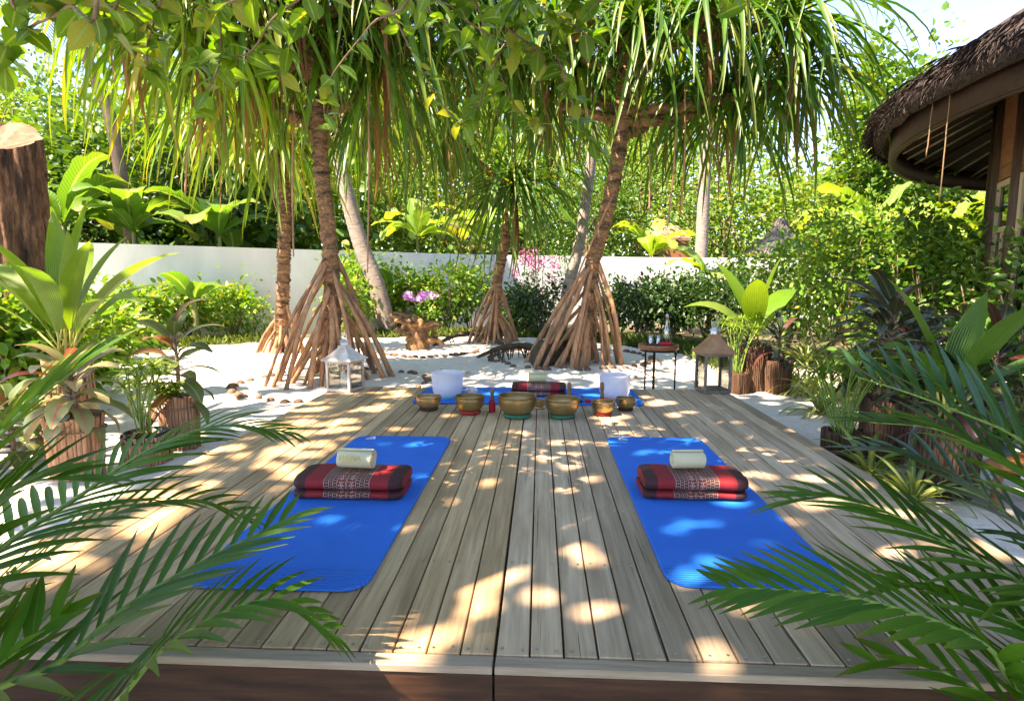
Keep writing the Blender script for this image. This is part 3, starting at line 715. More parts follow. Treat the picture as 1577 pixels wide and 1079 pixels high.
def towel(root_c, top, length, dia, matname, label, rz=0.0, text=False):
    t = thing('rolled_towel', label, 'towel', (root_c.x, root_c.y, top), None, rz)
    turns, n = 3.6, 96; th = dia / 2 / (turns + .4) * .86; m = MB(); V, Fs = [], []
    pts = []
    for k in range(n + 1):
        a = turns * 2 * math.pi * k / n; r = .004 + (dia / 2 - .004) * k / n
        pts.append((r * math.cos(a - 2.2), r * math.sin(a - 2.2)))
    xs_ = [-length/2, -length/2 + .006, 0, length/2 - .006, length/2]
    for j, x in enumerate(xs_):
        for k, (y, zz) in enumerate(pts):
            r = math.hypot(y, zz) or 1; inn = .0035 if j in (0, 4) else 0
            d = Vector((y, zz)) / r
            o = Vector((y, zz)) - d * inn; i_ = Vector((y, zz)) - d * min(r * .9, th - inn)
            dx = .0015 * math.sin(k * .7)
            V.append((x + dx, o.x, o.y + dia / 2)); V.append((x + dx, i_.x, i_.y + dia / 2))
    w = 2 * (n + 1)
    for j in range(4):
        for k in range(n):
            a = j * w + 2 * k; Fs += [(a, a + 2, a + w + 2, a + w), (a + 1, a + w + 1, a + w + 3, a + 3)]
        a = j * w + 2 * n; Fs.append((a, a + 1, a + w + 1, a + w))
    for k in range(n):
        Fs.append((2*k, 2*k+1, 2*k+3, 2*k+2)); a = 4 * w + 2 * k; Fs.append((a, a+2, a+3, a+1))
    m.add(V, Fs, True); link('roll', m.mesh('roll'), MT[matname], t)
    if text:
        rr = dia / 2 + .0012
        for s, size, xo, ang0, nm in (('ELE|NA', .034, -.066, 172, 'lettering'), ('ELEMENTS OF NATURE', .0085, -.048, 186, 'small_lettering')):
            cu = bpy.data.curves.new('txt', 'FONT'); cu.body = s; cu.size = size
            to = bpy.data.objects.new('txt', cu); COL.objects.link(to); bpy.context.view_layer.update()
            me = bpy.data.meshes.new_from_object(to); bpy.data.objects.remove(to)
            for v in me.vertices:
                x, y = v.co.x, v.co.y; a = R(ang0) - y / rr
                v.co = (x + xo, rr * math.cos(a), rr * math.sin(a) + dia / 2)
            me.materials.clear(); link(nm, me, MT['towel_print'], t)
    return t
MZ = DZ + .0025 + MATT
LC = cushion(533, 771, .505, .25, .058, 'red patterned folded cushion carrying the towel with yellow lettering', MZ)
RC = cushion(1072, 772, .468, .25, .058, 'red patterned folded cushion carrying the plain cream towel', MZ)
BC = cushion(829, 611, .475, .22, .058, 'red patterned folded cushion behind the row of brass bowls', MZ)
CT = MZ + .058 * 1.91
towel(LC.location + Vector((.012, -.0, 0)), CT, .170, .098, 'towel', 'pale rolled towel with yellow lettering on a red cushion', R(-5), True)
towel(RC.location + Vector((-.010, -.0, 0)), CT, .150, .094, 'towel', 'plain cream rolled towel on a red cushion', R(4))
towel(BC.location + Vector((-.012, -.0, 0)), MZ + .058 * 1.9, .155, .085, 'towel_green', 'pale olive rolled towel on the cushion behind the brass bowls', R(2))

def bowl(px, py_base, wpx, hpx, mat, ringmat, ringname, label, ringlabel, tilt=0.0, on=DZ + .0025, prof=None, grp=None):
    b = G(px, py_base, on); sc = 1 / ((b - Vector((0, 0, CAMZ))).length) * FPX * .985
    rr = wpx / 2 / sc; b = b + Vector((0, rr * .62, 0)); H = hpx / sc
    m = MB()                                     # ring cushion
    R1, r1 = rr * .60, max(.012, rr * .15)
    prof_r = [(R1 + r1 * math.cos(a), r1 * .8 + r1 * .8 * math.sin(a)) for a in [2 * math.pi * k / 12 for k in range(13)]]
    m.lathe(prof_r, 36); rg = link('ring_cushion', m.mesh('ring_cushion'), MT[ringmat], None, Matrix.Translation(b)); tag(rg, ringlabel, 'cushion ring')
    th = .006
    outer = prof or [(0.001, 0), (.40, .02), (.66, .12), (.86, .34), (.97, .62), (1.0, .86), (.985, 1.0)]
    z0 = r1 * .55; O = [(x * rr, z * H) for x, z in outer]
    I = [(max(.001, x - th) if x > .01 else .001, z + (th if i < 3 else 0)) for i, (x, z) in enumerate(O)]
    top = [(O[-1][0] + .002, O[-1][1] + .002), (O[-1][0] - th, O[-1][1] + .003)]
    m = MB(); m.lathe(O + top + I[::-1], 48)
    o = link('singing_bowl', m.mesh('singing_bowl'), MT[mat], None, Matrix.Translation(b + Vector((0, 0, z0))) @ Matrix.Rotation(tilt, 4, 'X'))
    tag(o, label, 'bowl', grp); return b, rr, H
GB = 'brass bowls in a row on the deck'
bowl(658, 633, 38, 19, 'gold_brass', 'ring_black', '', 'bright golden bowl on a black ring beside the white crystal bowl', 'black cushion ring under the bright golden bowl', grp=GB)
bowl(722, 639, 45, 25, 'brass', 'ring_red', '', 'medium brass bowl on a red ring beside the red mallet', 'red cushion ring under the bowl beside the red mallet', grp=GB)
bowl(796, 646, 59, 31, 'brass', 'ring_green', '', 'largest brass bowl on a green ring between red mallet and tiny bowl', 'green cushion ring under the largest brass bowl', grp=GB)
b4 = bowl(866, 646, 53, 27, 'brass', 'ring_green', '', 'wide brass bowl on a green ring with a mallet handle behind', 'green cushion ring under the second largest brass bowl', grp=GB)
b5 = bowl(930, 641, 35, 19, 'brass', 'ring_red', '', 'small brass bowl on a red ring before the white crystal bowl', 'red cushion ring under the small brass bowl', grp=GB)
b6 = bowl(965, 633, 30, 17, 'brass', 'ring_black', '', 'small brass bowl on a black ring at the end of the row', 'black cushion ring under the small bowl at the row end', grp=GB)
bowl(829, 630, 20, 12, 'gold_brass', 'ring_cream', '', 'tiny golden bowl tucked behind the two largest brass bowls', 'cream cushion ring under the tiny golden bowl', grp=GB)
CP = [(.001, 0), (.55, .02), (.80, .10), (.93, .26), (.98, .55), (1.0, 1.0)]
bowl(687, 616, 48, 38, 'crystal', 'ring_teal', '', 'white frosted crystal bowl beside the bright golden bowl', 'teal cushion ring under a white crystal bowl', prof=CP)
bowl(948, 618, 47, 36, 'crystal', 'ring_orange', '', 'white frosted crystal bowl on an orange ring beside two small brass bowls', 'orange cushion ring under a white crystal bowl', prof=CP)

def mallet(base, H, label, head=True, lean=(0, 0)):
    t = thing('mallet', label, 'mallet', base)
    top = Vector((lean[0], lean[1], H)); P = lambda k: top * k
    if head:
        link('head', MB().lathe([(.001, 0), (.024, 0), (.026, .004), (.026, H * .42), (.023, H * .45), (.001, H * .45)], 20).mesh('head'), MT['suede_red'], t); z = .44
    else: z = 0
    pts = [P(z), P(z + .12), P(.62), P(.70), P(.76), P(.86), P(.95), P(1)]
    link('handle', MB().tube(pts, [.014, .014, .015, .012, .016, .016, .015, .008], 12).mesh('handle'), MT['mallet_wood'], t)
b = G(758, 634, DZ + .002)
mallet(b, .19, 'wooden mallet with a red head standing between two brass bowls')
mallet(b4[0] + Vector((.06, b4[1] + .02, .0)), .24, 'wooden mallet standing behind the wide brass bowl on green', True, (-.0, -.01))
mallet(b5[0] + Vector((0, b5[1] + .02, .0)), .235, 'wooden mallet standing behind the small brass bowl on red', True, (0, -.01))
def small_roll(px, py, dx, dy, mat, label, name, cat, r=.012):
    b = G(px, py, DZ + .003); t = thing(name, label, cat, b); d = Vector((dx, dy, .045))
    link('handle', MB().tube([Vector((0, 0, r)), d * .5 + Vector((0, 0, r)), d + Vector((0, 0, r))], [r, r * .9, r * .7], 10).mesh('handle'), MT['mallet_wood'], t)
    link('head', MB().lathe([(.001, -.02), (r*1.5, -.016), (r*1.8, 0), (r*1.5, .016), (.001, .02)], 14, (0, 0, r * 1.7)).mesh('head'), MT[mat], t)
small_roll(893, 622, -.05, .09, 'black_plastic', 'short striker with a black head lying behind the bowls', 'striker', 'striker')
small_roll(906, 622, -.05, .08, 'suede_red', 'short striker with a red head lying behind the bowls', 'striker', 'striker')
sh = G(722, 606, MZ); m = MB()
for k in range(26):                              # a conch: rings that spiral and shrink
    a = k / 25 * 4.5 * math.pi; s = .030 * (1 - k / 25) ** .8 + .004
    m.lathe([(.001, -s), (s * .8, -s * .6), (s, 0), (s * .8, s * .6), (.001, s)], 10, (.045 - k / 25 * .10, s * .3 * math.cos(a), .03 + s * .3 * math.sin(a)))
tag(link('seashell', m.mesh('seashell'), MT['shell'], None, Matrix.Translation(sh)), 'white spiral seashell beside the crystal bowl on the rear mat', 'shell')
tp = G(970, 618, DZ + .003)
tag(link('blue_cone', MB().lathe([(.001, 0), (.035, 0), (.036, .008), (.026, .04), (.012, .075), (.006, .08), (.001, .082)], 18).mesh('blue_cone'), MT['blue_cap'], None, Matrix.Translation(tp + Vector((0, .12, 0)))), 'small blue cone standing behind the small bowl on black', 'cone')

# ------------------------------------------------------------------ lanterns
def lantern(px, py, w, H, zb, roofmat, framemat, label, rz=0.0, candle=True):
    c = G(px, py, zb); t = thing('lantern', label, 'lantern', (c.x, c.y + w * .25, zb), None, rz); h = w / 2; zt = H * .56; p = .011
    link('base', MB().box((-h, -h, 0), (h, h, .028), .004).box((-h + .02, -h + .02, .030), (h - .02, h - .02, .036)).mesh('base'), MT[framemat], t)
    for sx in (-1, 1):
        for sy in (-1, 1):
            x, y = sx * (h - p), sy * (h - p)
            link('corner_post', MB().box((x - p, y - p, .0285), (x + p, y + p, zt - .0005), .003).mesh('corner_post'), MT[framemat], t)
    link('top_frame', MB().box((-h - .004, -h - .004, zt), (h + .004, h + .004, zt + .022), .004).mesh('top_frame'), MT[framemat], t)
    for k in range(4):
        M = Matrix.Rotation(k * math.pi / 2, 4, 'Z')
        link('pane', MB().box((-h + 2.2*p, -h + .008, .032), (h - 2.2*p, -h + .011, zt - .002), 0, M).mesh('pane'), MT['pane'], t)
    f = MB(); e = h + .03; z0 = zt + .023; q = h * .34
    zz = [(e, z0), (e, z0 + .012), (h * .78, z0 + H * .12), (q, z0 + H * .25), (q, z0 + H * .29)]
    V = []
    for s, z_ in zz: V += [(-s, -s, z_), (s, -s, z_), (s, s, z_), (-s, s, z_)]
    Fs = [(3, 2, 1, 0)] + [(r*4+k, r*4+(k+1) % 4, r*4+4+(k+1) % 4, r*4+4+k) for r in range(4) for k in range(4)] + [(16, 17, 18, 19)]
    f.add(V, Fs); rf = link('roof', f.mesh('roof'), MT[roofmat], t)
    zc = z0 + H * .29
    cp = MB(); cp.lathe([(q * .9, zc), (q * .9, zc + .03), (q * 1.3, zc + .035), (q * .5, zc + .06), (.001, zc + .065)], 4, smooth=False)
    cp.tube([(0.03 * math.cos(a), 0, zc + .085 + .03 * math.sin(a)) for a in [2*math.pi*k/14 for k in range(15)]], .004, 6, cap=False)
    link('cap', cp.mesh('cap'), MT['zinc'], t)
    if candle:
        link('candle', MB().lathe([(.001, .037), (.04, .037), (.04, .16), (.036, .163), (.001, .155)], 20).mesh('candle'), MT['candle'], t)
    return t
lantern(1100, 604, .25, .60, DZ + .003, 'lantern_copper', 'lantern_frame', 'glass lantern with copper brown roof standing beside the log planters', R(6), False)
lantern(529, 602, .25, .47, DZ + .003, 'lantern_white', 'lantern_white', 'whitewashed glass lantern standing before the stilt roots', R(-14))

# ------------------------------------------------------------------ side table and what stands on it
tc_ = At(1014, 533, 5.80); ZT = tc_.z
st = thing('side_table', 'round wooden tray table on thin black legs behind the deck', 'table', (tc_.x, tc_.y, 0))
rt = .200
link('table_top', MB().lathe([(.001, ZT - .03), (rt - .012, ZT - .03), (rt, ZT - .022), (rt, ZT + .012), (rt - .004, ZT + .022), (rt - .014, ZT + .022), (rt - .018, ZT - .006), (.001, ZT - .006)], 48).mesh('table_top'), MT['table_wood'], st)
link('ring_frame', MB().lathe([(rt - .03, ZT - .046), (rt - .018, ZT - .046), (rt - .018, ZT - .031), (rt - .03, ZT - .031), (rt - .03, ZT - .046)], 40).mesh('ring_frame'), MT['black_metal'], st)
for a in (215, 245, 330, 90):
    x, y = (rt - .024) * math.cos(R(a)), (rt - .024) * math.sin(R(a))
    link('leg', MB().tube([(x, y, -.02), (x, y, ZT - .044)], .0085, 8).mesh('leg'), MT['black_metal'], st)
tz = ZT - .006
o = link('serving_tray', MB().box((-.13, -.09, 0), (.13, .09, .008), .002).box((-.13, -.09, .0082), (-.12, .09, .022), .002).box((.12, -.09, .0082), (.13, .09, .022), .002).box((-.1198, -.09, .0082), (.1198, -.082, .022), .002).box((-.1198, .082, .0082), (.1198, .09, .022), .002).mesh('serving_tray'), MT['tray'], None, Matrix.Translation((tc_.x - .01, tc_.y, tz + .02)))
tag(o, 'dark rectangular serving tray on the round side table', 'tray')
for dx, lab in ((-.075, 'upturned drinking glass on the tray away from the bottle'), (.0, 'upturned drinking glass on the tray next to the bottle')):
    o = link('drinking_glass', MB().lathe([(.034, 0), (.030, .05), (.026, .085), (.024, .09), (.001, .09), (.001, .084), (.023, .084), (.028, .05), (.031, 0), (.034, 0)], 24).mesh('drinking_glass'), MT['drinking_glass'], None, Matrix.Translation((tc_.x + dx, tc_.y + .01, tz + .029)))
    tag(o, lab, 'glass')
bt = thing('glass_bottle', 'tall clear glass water bottle on the round side table', 'bottle', (tc_.x + .085, tc_.y + .03, tz + .029))
link('body', MB().lathe([(.001, 0), (.034, 0), (.037, .006), (.037, .12), (.030, .16), (.016, .20), (.0135, .26), (.016, .265), (.016, .275), (.011, .275), (.010, .20), (.026, .16), (.033, .12), (.033, .01), (.001, .01)], 24).mesh('body'), MT['drinking_glass'], bt)
link('stopper', MB().lathe([(.001, .2755), (.015, .2755), (.017, .285), (.012, .30), (.001, .302)], 16).mesh('stopper'), MT['zinc'], bt)
n_ = 14; xs2, ys2 = np.meshgrid(np.linspace(-.065, .055, n_), np.linspace(-.055, .05, n_))
z2 = .008 + .016 * vnoise(xs2, ys2, 45, 9) + .012 * vnoise(xs2, ys2, 90, 8); idx = np.arange(n_*n_).reshape(n_, n_)
F2 = np.stack([idx[:-1, :-1], idx[:-1, 1:], idx[1:, 1:], idx[1:, :-1]], -1).reshape(-1, 4)
V2 = np.stack([xs2, ys2, z2], -1).reshape(-1, 3); nV = len(V2)
B2 = V2.copy(); B2[:, 2] = .001
rim = list(idx[0, :-1]) + list(idx[:-1, -1]) + list(idx[-1, :0:-1]) + list(idx[:0:-1, 0])
F2 = np.concatenate([F2, F2[:, ::-1] + nV, np.array([(rim[(k+1) % len(rim)], rim[k], rim[k] + nV, rim[(k+1) % len(rim)] + nV) for k in range(len(rim))])])
o = link('red_cloth', mesh_np('red_cloth', np.concatenate([V2, B2]), F2), MT['red_cloth'], None, Matrix.Translation((tc_.x + .055, tc_.y - .045, tz + .0285)))
tag(o, 'crumpled red cloth on the tray beside the glass bottle', 'cloth')
# low wooden stool with a folded pink cloth, beyond the near palm
c = G(1600, 800, 0)
so = thing('low_stool', 'low tan wooden stool among the plants beside the pavilion', 'stool', (c.x, c.y, 0), None, R(25))
link('seat', MB().box((-.22, -.16, .26), (.22, .16, .30), .01).mesh('seat'), MT['table_wood'], so)
for sx in (-1, 1):
    for sy in (-1, 1):
        link('leg', MB().tube([(sx * .17, sy * .12, -.01), (sx * .16, sy * .11, .259)], .022, 8).mesh('leg'), MT['table_wood'], so)
c2 = c + Vector((-.1, -.36, 0))
pc = MB().box((-.16, -.12, .01), (.16, .12, .045), .015).box((-.15, -.11, .046), (.155, .115, .08), .015)
tag(link('folded_cloth', pc.mesh('folded_cloth'), MT['pink_cloth'], None, Matrix.Translation(c2) @ Matrix.Rotation(R(15), 4, 'Z')), 'folded pink red cloth lying on the sand before the low stool', 'cloth')
# ================================================================== screw pines
def spline(P, n=6):                              # Catmull-Rom through points
    P = [Vector(p) for p in P]; out = []
    Q = [P[0] * 2 - P[1]] + P + [P[-1] * 2 - P[-2]]
    for i in range(1, len(Q) - 2):
        for k in range(n):
            t = k / n; a, b, c, d = Q[i-1], Q[i], Q[i+1], Q[i+2]
            out.append(.5 * ((2*b) + (c-a)*t + (2*a-5*b+4*c-d)*t*t + (3*b-a-3*c+d)*t**3))
    out.append(P[-1]); return out
ELEVS = [-35, -8, 18, 42, 64, 80]
PVAR = {}
for e in ELEVS:
    for s in range(3):
        PVAR[e, s] = strap(1, .038, R(e), R(e + 84 + 3 * s), 9, .32, 'strap', [.75, .55, 1.1][s], .014)
PMESH = {}
def U0(): return random.uniform(-.035, .035)
def pmesh(key, mat):
    if (key, mat) not in PMESH: PMESH[key, mat] = mesh_np('leaf', *PVAR[key]); PMESH[key, mat].materials.append(MT[mat])
    return PMESH[key, mat]
def ringed(pts, r0, r1, root, name='trunk', mat='pand_trunk', n=12, rough=.12, origin=Vector((0, 0, 0))):
    P = spline(pts, 26 if n == 12 else 14); rad = []
    for k in range(len(P)):
        u = k / (len(P) - 1); rad.append((r0 + (r1 - r0) * u) * (1 + (rough if k % 2 else -rough * .5) + random.uniform(-.09, .09)))
    m = MB().tube([p - origin + Vector((random.uniform(-.009, .009), random.uniform(-.009, .009), 0)) for p in P], rad, n)
    return link(name, m.mesh(name), MT[mat], root)
def pandanus(label, basepx, Y, trunk, heads, rootspec, r0=.085, leafmat_='L_pand', cap=300, props=()):
    b = At(*basepx, Y); b.z = 0
    t = thing('screw_pine', label, 'tree', b, 'screw pines on stilt roots')
    T = [At(px, py, Y) for px, py in trunk]
    if T[0].z > .2: T.insert(0, Vector((b.x, b.y, .15)))
    ringed(T, r0 * 1.1, r0 * .9, t, origin=b)
    sp, ztop, zlow, nr, rr = rootspec
    # stilt roots leave the trunk at several heights and run straight to the sand
    for k in range(nr):
        a = 2 * math.pi * (k + random.uniform(-.35, .35)) / nr; h = random.uniform(zlow, ztop)
        best = min(spline(T, 8), key=lambda p: abs(p.z - h))
        rad = sp * (.55 + .45 * (h - zlow) / (ztop - zlow + 1e-6)) * random.uniform(.85, 1.1)
        foot = Vector((b.x + rad * math.cos(a), b.y + rad * math.sin(a), -.05))
        st_ = best + Vector((math.cos(a), math.sin(a), 0)) * r0 * .5
        mid = st_.lerp(foot, .45) + Vector((math.cos(a), math.sin(a), 0)) * rad * .07
        P = spline([st_, mid + Vector((U0(), U0(), 0)), foot], 6); q = rr * random.choice((.6, .75, .85, 1, 1.15))
        m = MB().tube([p - b for p in P], [q * (.85 + .25 * i / len(P)) * random.uniform(.86, 1.14) for i in range(len(P))], 7)
        link('stilt_root', m.mesh('stilt_root'), MT['root'], t)
    for (x0, y0, x1, y1) in props:               # long aerial roots from the crown
        p0, p1 = At(x0, y0, Y - .15), At(x1, y1, Y - .25)
        link('aerial_root', MB().tube([p - b for p in spline([p0, p0.lerp(p1, .5) + Vector((random.uniform(-.03, .03), 0, 0)), p1], 5)], [.012]*10 + [.008], 6).mesh('aerial_root'), MT['root'], t)
    leaves = []
    for (px, py, Yh, L, n, via, lm) in heads:
        h = At(px, py, Yh)
        src = min(spline(T, 8), key=lambda p: (p - At(*via, Y)).length) if via else T[-1]
        if (h - src).length > .12:
            ringed([src, src.lerp(h, .5) + Vector((0, 0, -.12)), h], r0 * .75, r0 * .62, t, 'branch', origin=b)
        for k in range(n):
            az = k * 2.39996 + random.uniform(-.25, .25); u = (k + .5) / n
            e = 78 - 112 * u ** .9 + random.uniform(-10, 10)
            key = (min(ELEVS, key=lambda q: abs(q - e)), random.randrange(3))
            s = L * random.uniform(.55, 1.08) * (.70 + .42 * min(1, u * 2.2))
            off = Vector((math.cos(az) * .05, math.sin(az) * .05, .16 * (1 - u) - .05))
            M = Matrix.Translation(h + off) @ Matrix.Rotation(az, 4, 'Z') @ Matrix.Rotation(random.uniform(-.25, .25), 4, 'X') @ Matrix.Diagonal((s, s * random.uniform(.9, 1.3) * (1.3 / L), s, 1))
            leaves.append((s, key, M, lm))
        for k in range(int(n * .07)):            # brown dead leaves hang under the head
            az = random.uniform(0, 6.28); s = L * random.uniform(.5, .85)
            M = Matrix.Translation(h + Vector((math.cos(az) * .07, math.sin(az) * .07, -.08 - random.uniform(0, .15)))) @ Matrix.Rotation(az, 4, 'Z') @ Matrix.Rotation(R(random.uniform(15, 42)), 4, 'Y') @ Matrix.Diagonal((s, s * .7, s, 1))
            leaves.append((s * .5, (-35, random.randrange(3)), M, 'L_dead'))
    leaves.sort(key=lambda q: -q[0])
    for s, key, M, lm in leaves[:cap]: link('leaf', pmesh(key, lm), None, t, rel(t, M))
    for lm in set(q[3] for q in leaves[cap:]):
        v, f, uv = join_np([xform(PVAR[key], rel(t, M)) for s, key, M, m_ in leaves[cap:] if m_ == lm])
        stuff(link('foliage', mesh_np('foliage', v, f, uv), MT[lm], t))
    return t
P_, Q_ = 'L_pand', 'L_pand_lit'
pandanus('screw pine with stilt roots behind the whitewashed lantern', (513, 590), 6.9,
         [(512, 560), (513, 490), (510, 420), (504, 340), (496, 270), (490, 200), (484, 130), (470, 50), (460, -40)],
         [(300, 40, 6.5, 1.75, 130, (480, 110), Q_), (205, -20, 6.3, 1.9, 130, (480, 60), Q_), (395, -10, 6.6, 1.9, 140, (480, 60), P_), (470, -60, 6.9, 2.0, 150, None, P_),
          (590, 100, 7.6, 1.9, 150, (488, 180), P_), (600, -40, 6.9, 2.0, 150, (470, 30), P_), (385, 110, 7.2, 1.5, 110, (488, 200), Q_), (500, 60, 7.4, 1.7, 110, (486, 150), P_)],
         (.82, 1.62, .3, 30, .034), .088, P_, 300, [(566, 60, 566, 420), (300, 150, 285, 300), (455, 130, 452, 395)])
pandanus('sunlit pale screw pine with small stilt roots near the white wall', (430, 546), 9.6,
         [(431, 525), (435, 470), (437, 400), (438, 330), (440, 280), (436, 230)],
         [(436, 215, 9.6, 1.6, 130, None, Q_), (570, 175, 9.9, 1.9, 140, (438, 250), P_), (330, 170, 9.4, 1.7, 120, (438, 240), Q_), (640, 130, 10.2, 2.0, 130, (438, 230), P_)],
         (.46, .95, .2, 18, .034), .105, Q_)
pandanus('slender screw pine before the bougainvillea with a single leafy head', (763, 523), 11.6,
         [(764, 500), (765, 440), (773, 395), (782, 355), (789, 318), (792, 290)],
         [(792, 285, 11.6, 2.1, 190, None, P_), (690, 200, 11.8, 2.1, 150, (790, 290), P_), (850, 170, 11.8, 2.1, 140, (790, 290), P_)],
         (.62, 1.25, .25, 24, .036), .10)
pandanus('leaning screw pine with broad stilt roots behind the crystal bowls', (876, 556), 8.5,
         [(900, 520), (908, 450), (914, 400), (930, 345), (944, 285), (954, 225), (958, 165), (962, 90), (966, 0), (968, -60)],
         [(985, 30, 8.3, 1.9, 140, None, P_), (1100, 10, 8.2, 2.0, 150, (960, 120), P_), (1215, 30, 8.3, 1.9, 140, (960, 60), P_), (1130, 150, 8.9, 1.9, 140, (957, 190), P_), (1235, 115, 8.7, 1.8, 110, (958, 170), P_),
          (850, 40, 8.4, 1.9, 140, (960, 120), P_), (735, 30, 8.2, 1.9, 140, (960, 60), P_), (690, -40, 7.9, 1.9, 110, (960, 40), P_), (890, 110, 8.9, 1.7, 110, (957, 170), P_), (1035, 150, 9.1, 1.6, 90, (956, 210), P_), (790, 110, 9.2, 1.7, 100, (957, 190), P_)],
         (.74, 1.55, .25, 34, .034), .098, P_, 300, [(1042, 180, 1028, 350), (1055, 130, 1048, 330), (1000, 230, 1000, 330), (944, 300, 872, 470)])

# stones (half coconut shells) in rings on the sand
def ringstones(c, r, n, label, grp, squash=1.0, a0=0, a1=360):
    ms = []
    for k in range(4):
        m = MB(); pr = [(.052, -.012), (.053, .008), (.046, .026), (.030, .040), (.012, .046), (.001, .047)]
        m.lathe([(x * random.uniform(.92, 1.08), z) for x, z in pr], 12); ms.append(m.mesh('coconut_shell')); ms[-1].materials.append(MT['husk'])
    for k in range(n):
        a = R(a0 + (a1 - a0) * (k + random.uniform(-.25, .25)) / n); rr = r * random.uniform(.97, 1.03)
        x, y = c.x + rr * math.cos(a), c.y + rr * squash * math.sin(a)
        if XL - .06 < x < XR + .06 and y < YB + .06: continue
        s = random.uniform(.8, 1.25)
        o = link('coconut_shell', ms[k % 4], None, None, Matrix.Translation((x, y, sand_h(x, y) + .004)) @ Matrix.Rotation(random.uniform(0, 6), 4, 'Z') @ Matrix.Rotation(random.uniform(-.2, .2), 4, 'X') @ Matrix.Diagonal((s, s * random.uniform(.75, 1.0), s * .8, 1)))
        tag(o, label, 'coconut shell', grp)
ringstones(G(880, 553, 0), 1.28, 44, 'upturned brown coconut shell in the ring around the leaning screw pine', 'coconut shells ringing the leaning screw pine')
ringstones(G(513, 592, 0), 1.10, 38, 'upturned brown coconut shell in the ring around the lantern-side screw pine', 'coconut shells ringing the screw pine behind the white lantern')
ringstones(G(660, 543, 0), .85, 26, 'upturned brown coconut shell in the arc before the driftwood', 'coconut shells edging the driftwood', .8, 180, 380)

# driftwood with orchid, fallen branches
c = G(642, 538, 0); m = MB()
m.tube([p for p in spline([(0, 0, -.05), (.02, 0, .2), (-.02, .02, .42), (.03, 0, .62)], 4)], [.20, .23, .22, .19, .17, .18, .15, .14, .15, .12, .12, .10, .08], 11)
for k in range(17):
    a = random.uniform(0, 6.28); el = random.uniform(-.15, .9); L = random.uniform(.3, .62)
    d = Vector((math.cos(a), math.sin(a) * .7, el * .8)).normalized(); s0 = Vector((0, 0, random.uniform(.08, .45)))
    p1 = s0 + d * L * .5 + Vector((random.uniform(-.05, .05), 0, random.uniform(-.02, .06))); p2 = s0 + d * L + Vector((random.uniform(-.1, .1), 0, random.uniform(-.22, .06)))
    p2.z = max(p2.z, .01); P = spline([s0, p1, p2], 5)
    m.tube(P, [.085 * (1 - .75 * i / len(P)) * random.uniform(.8, 1.2) for i in range(len(P))], 8)
tag(link('driftwood', m.mesh('driftwood'), MT['driftwood'], None, Matrix.Translation(c)), 'gnarled brown driftwood root standing on the sand under an orchid', 'driftwood')
orc = thing('orchid', 'purple and white orchid growing on the driftwood', 'orchid', (c.x + .05, c.y, .55))
for k in range(9):
    v = strap(.34, .06, R(random.uniform(30, 75)), R(70), 6, .3, 'blade'); link('leaf', mesh_np('leaf', *v), MT['L_shrub'], orc, Matrix.Rotation(k * 2.4, 4, 'Z'))
for k in range(5):
    a = random.uniform(-1, 1); P = spline([(0, 0, 0), (.06 * a, 0, .25), (.22 * a, -.05, .42), (.36 * a + .1, -.08, .42)], 5)
    s_ = link('flower_stem', MB().tube(P, .006, 5).mesh('flower_stem'), MT['rachis'], orc)
    for p in P[8:]:
        for _ in range(3):
            q = p + Vector((random.uniform(-.05, .05), random.uniform(-.05, .05), random.uniform(-.04, .06)))
            n = 5; az = np.arange(n) * 2 * np.pi / n + random.random(); D = unit(np.stack([np.cos(az), np.full(n, -.5), np.sin(az)], 1)); N = np.tile([0, -1., .2], (n, 1))
            v, f, uv = leaf_cloud(np.tile(np.array(q), (n, 1)), D, N, .042, .034)
            link('flower', mesh_np('flower', v, f, uv), MT['flower_purple'] if random.random() < .7 else MT['shell'], s_)
def branch_log(pts, rads, label, rootlets=0, matn='log_bark'):
    P = spline(pts, 7); rr = np.interp(np.linspace(0, 1, len(P)), np.linspace(0, 1, len(rads)), rads)
    b = Vector((P[0].x, P[0].y, 0)); m = MB().tube([p - b for p in P], [r * random.uniform(.85, 1.15) for r in rr], 9)
    for k in range(rootlets):
        i = random.randrange(2, len(P) - 1); p = P[i] - b; f = p + Vector((random.uniform(-.12, .12), random.uniform(-.10, .04), 0)); f.z = -.01
        m.tube([p, p.lerp(f, .5) + Vector((0, 0, .02)), f], [.014, .011, .007], 5)
    tag(link('fallen_branch', m.mesh('fallen_branch'), MT[matn], None, Matrix.Translation(b)), label, 'branch')
branch_log([G(735, 560) + Vector((0, 0, .10)), G(770, 556) + Vector((0, 0, .20)), G(810, 552) + Vector((0, 0, .20)), G(845, 556) + Vector((0, 0, .10))], [.022, .045, .06, .075], 'rough dark log propped on rootlets beside the leaning screw pine', 26)
branch_log([G(835, 566) + Vector((0, 0, .0)), G(840, 562) + Vector((0, 0, .14)), G(862, 558) + Vector((0, 0, .2)), G(870, 552) + Vector((0, 0, .08))], [.13, .22, .17, .10], 'bulky dark root lump under the leaning screw pine', 8)
branch_log([G(668, 534) + Vector((0, 0, .03)), G(700, 530) + Vector((0, 0, .16)), G(735, 527) + Vector((0, 0, .18)), G(775, 533) + Vector((0, 0, .04))], [.03, .045, .05, .03], 'thin dark branch lying between driftwood and slender screw pine', 5)

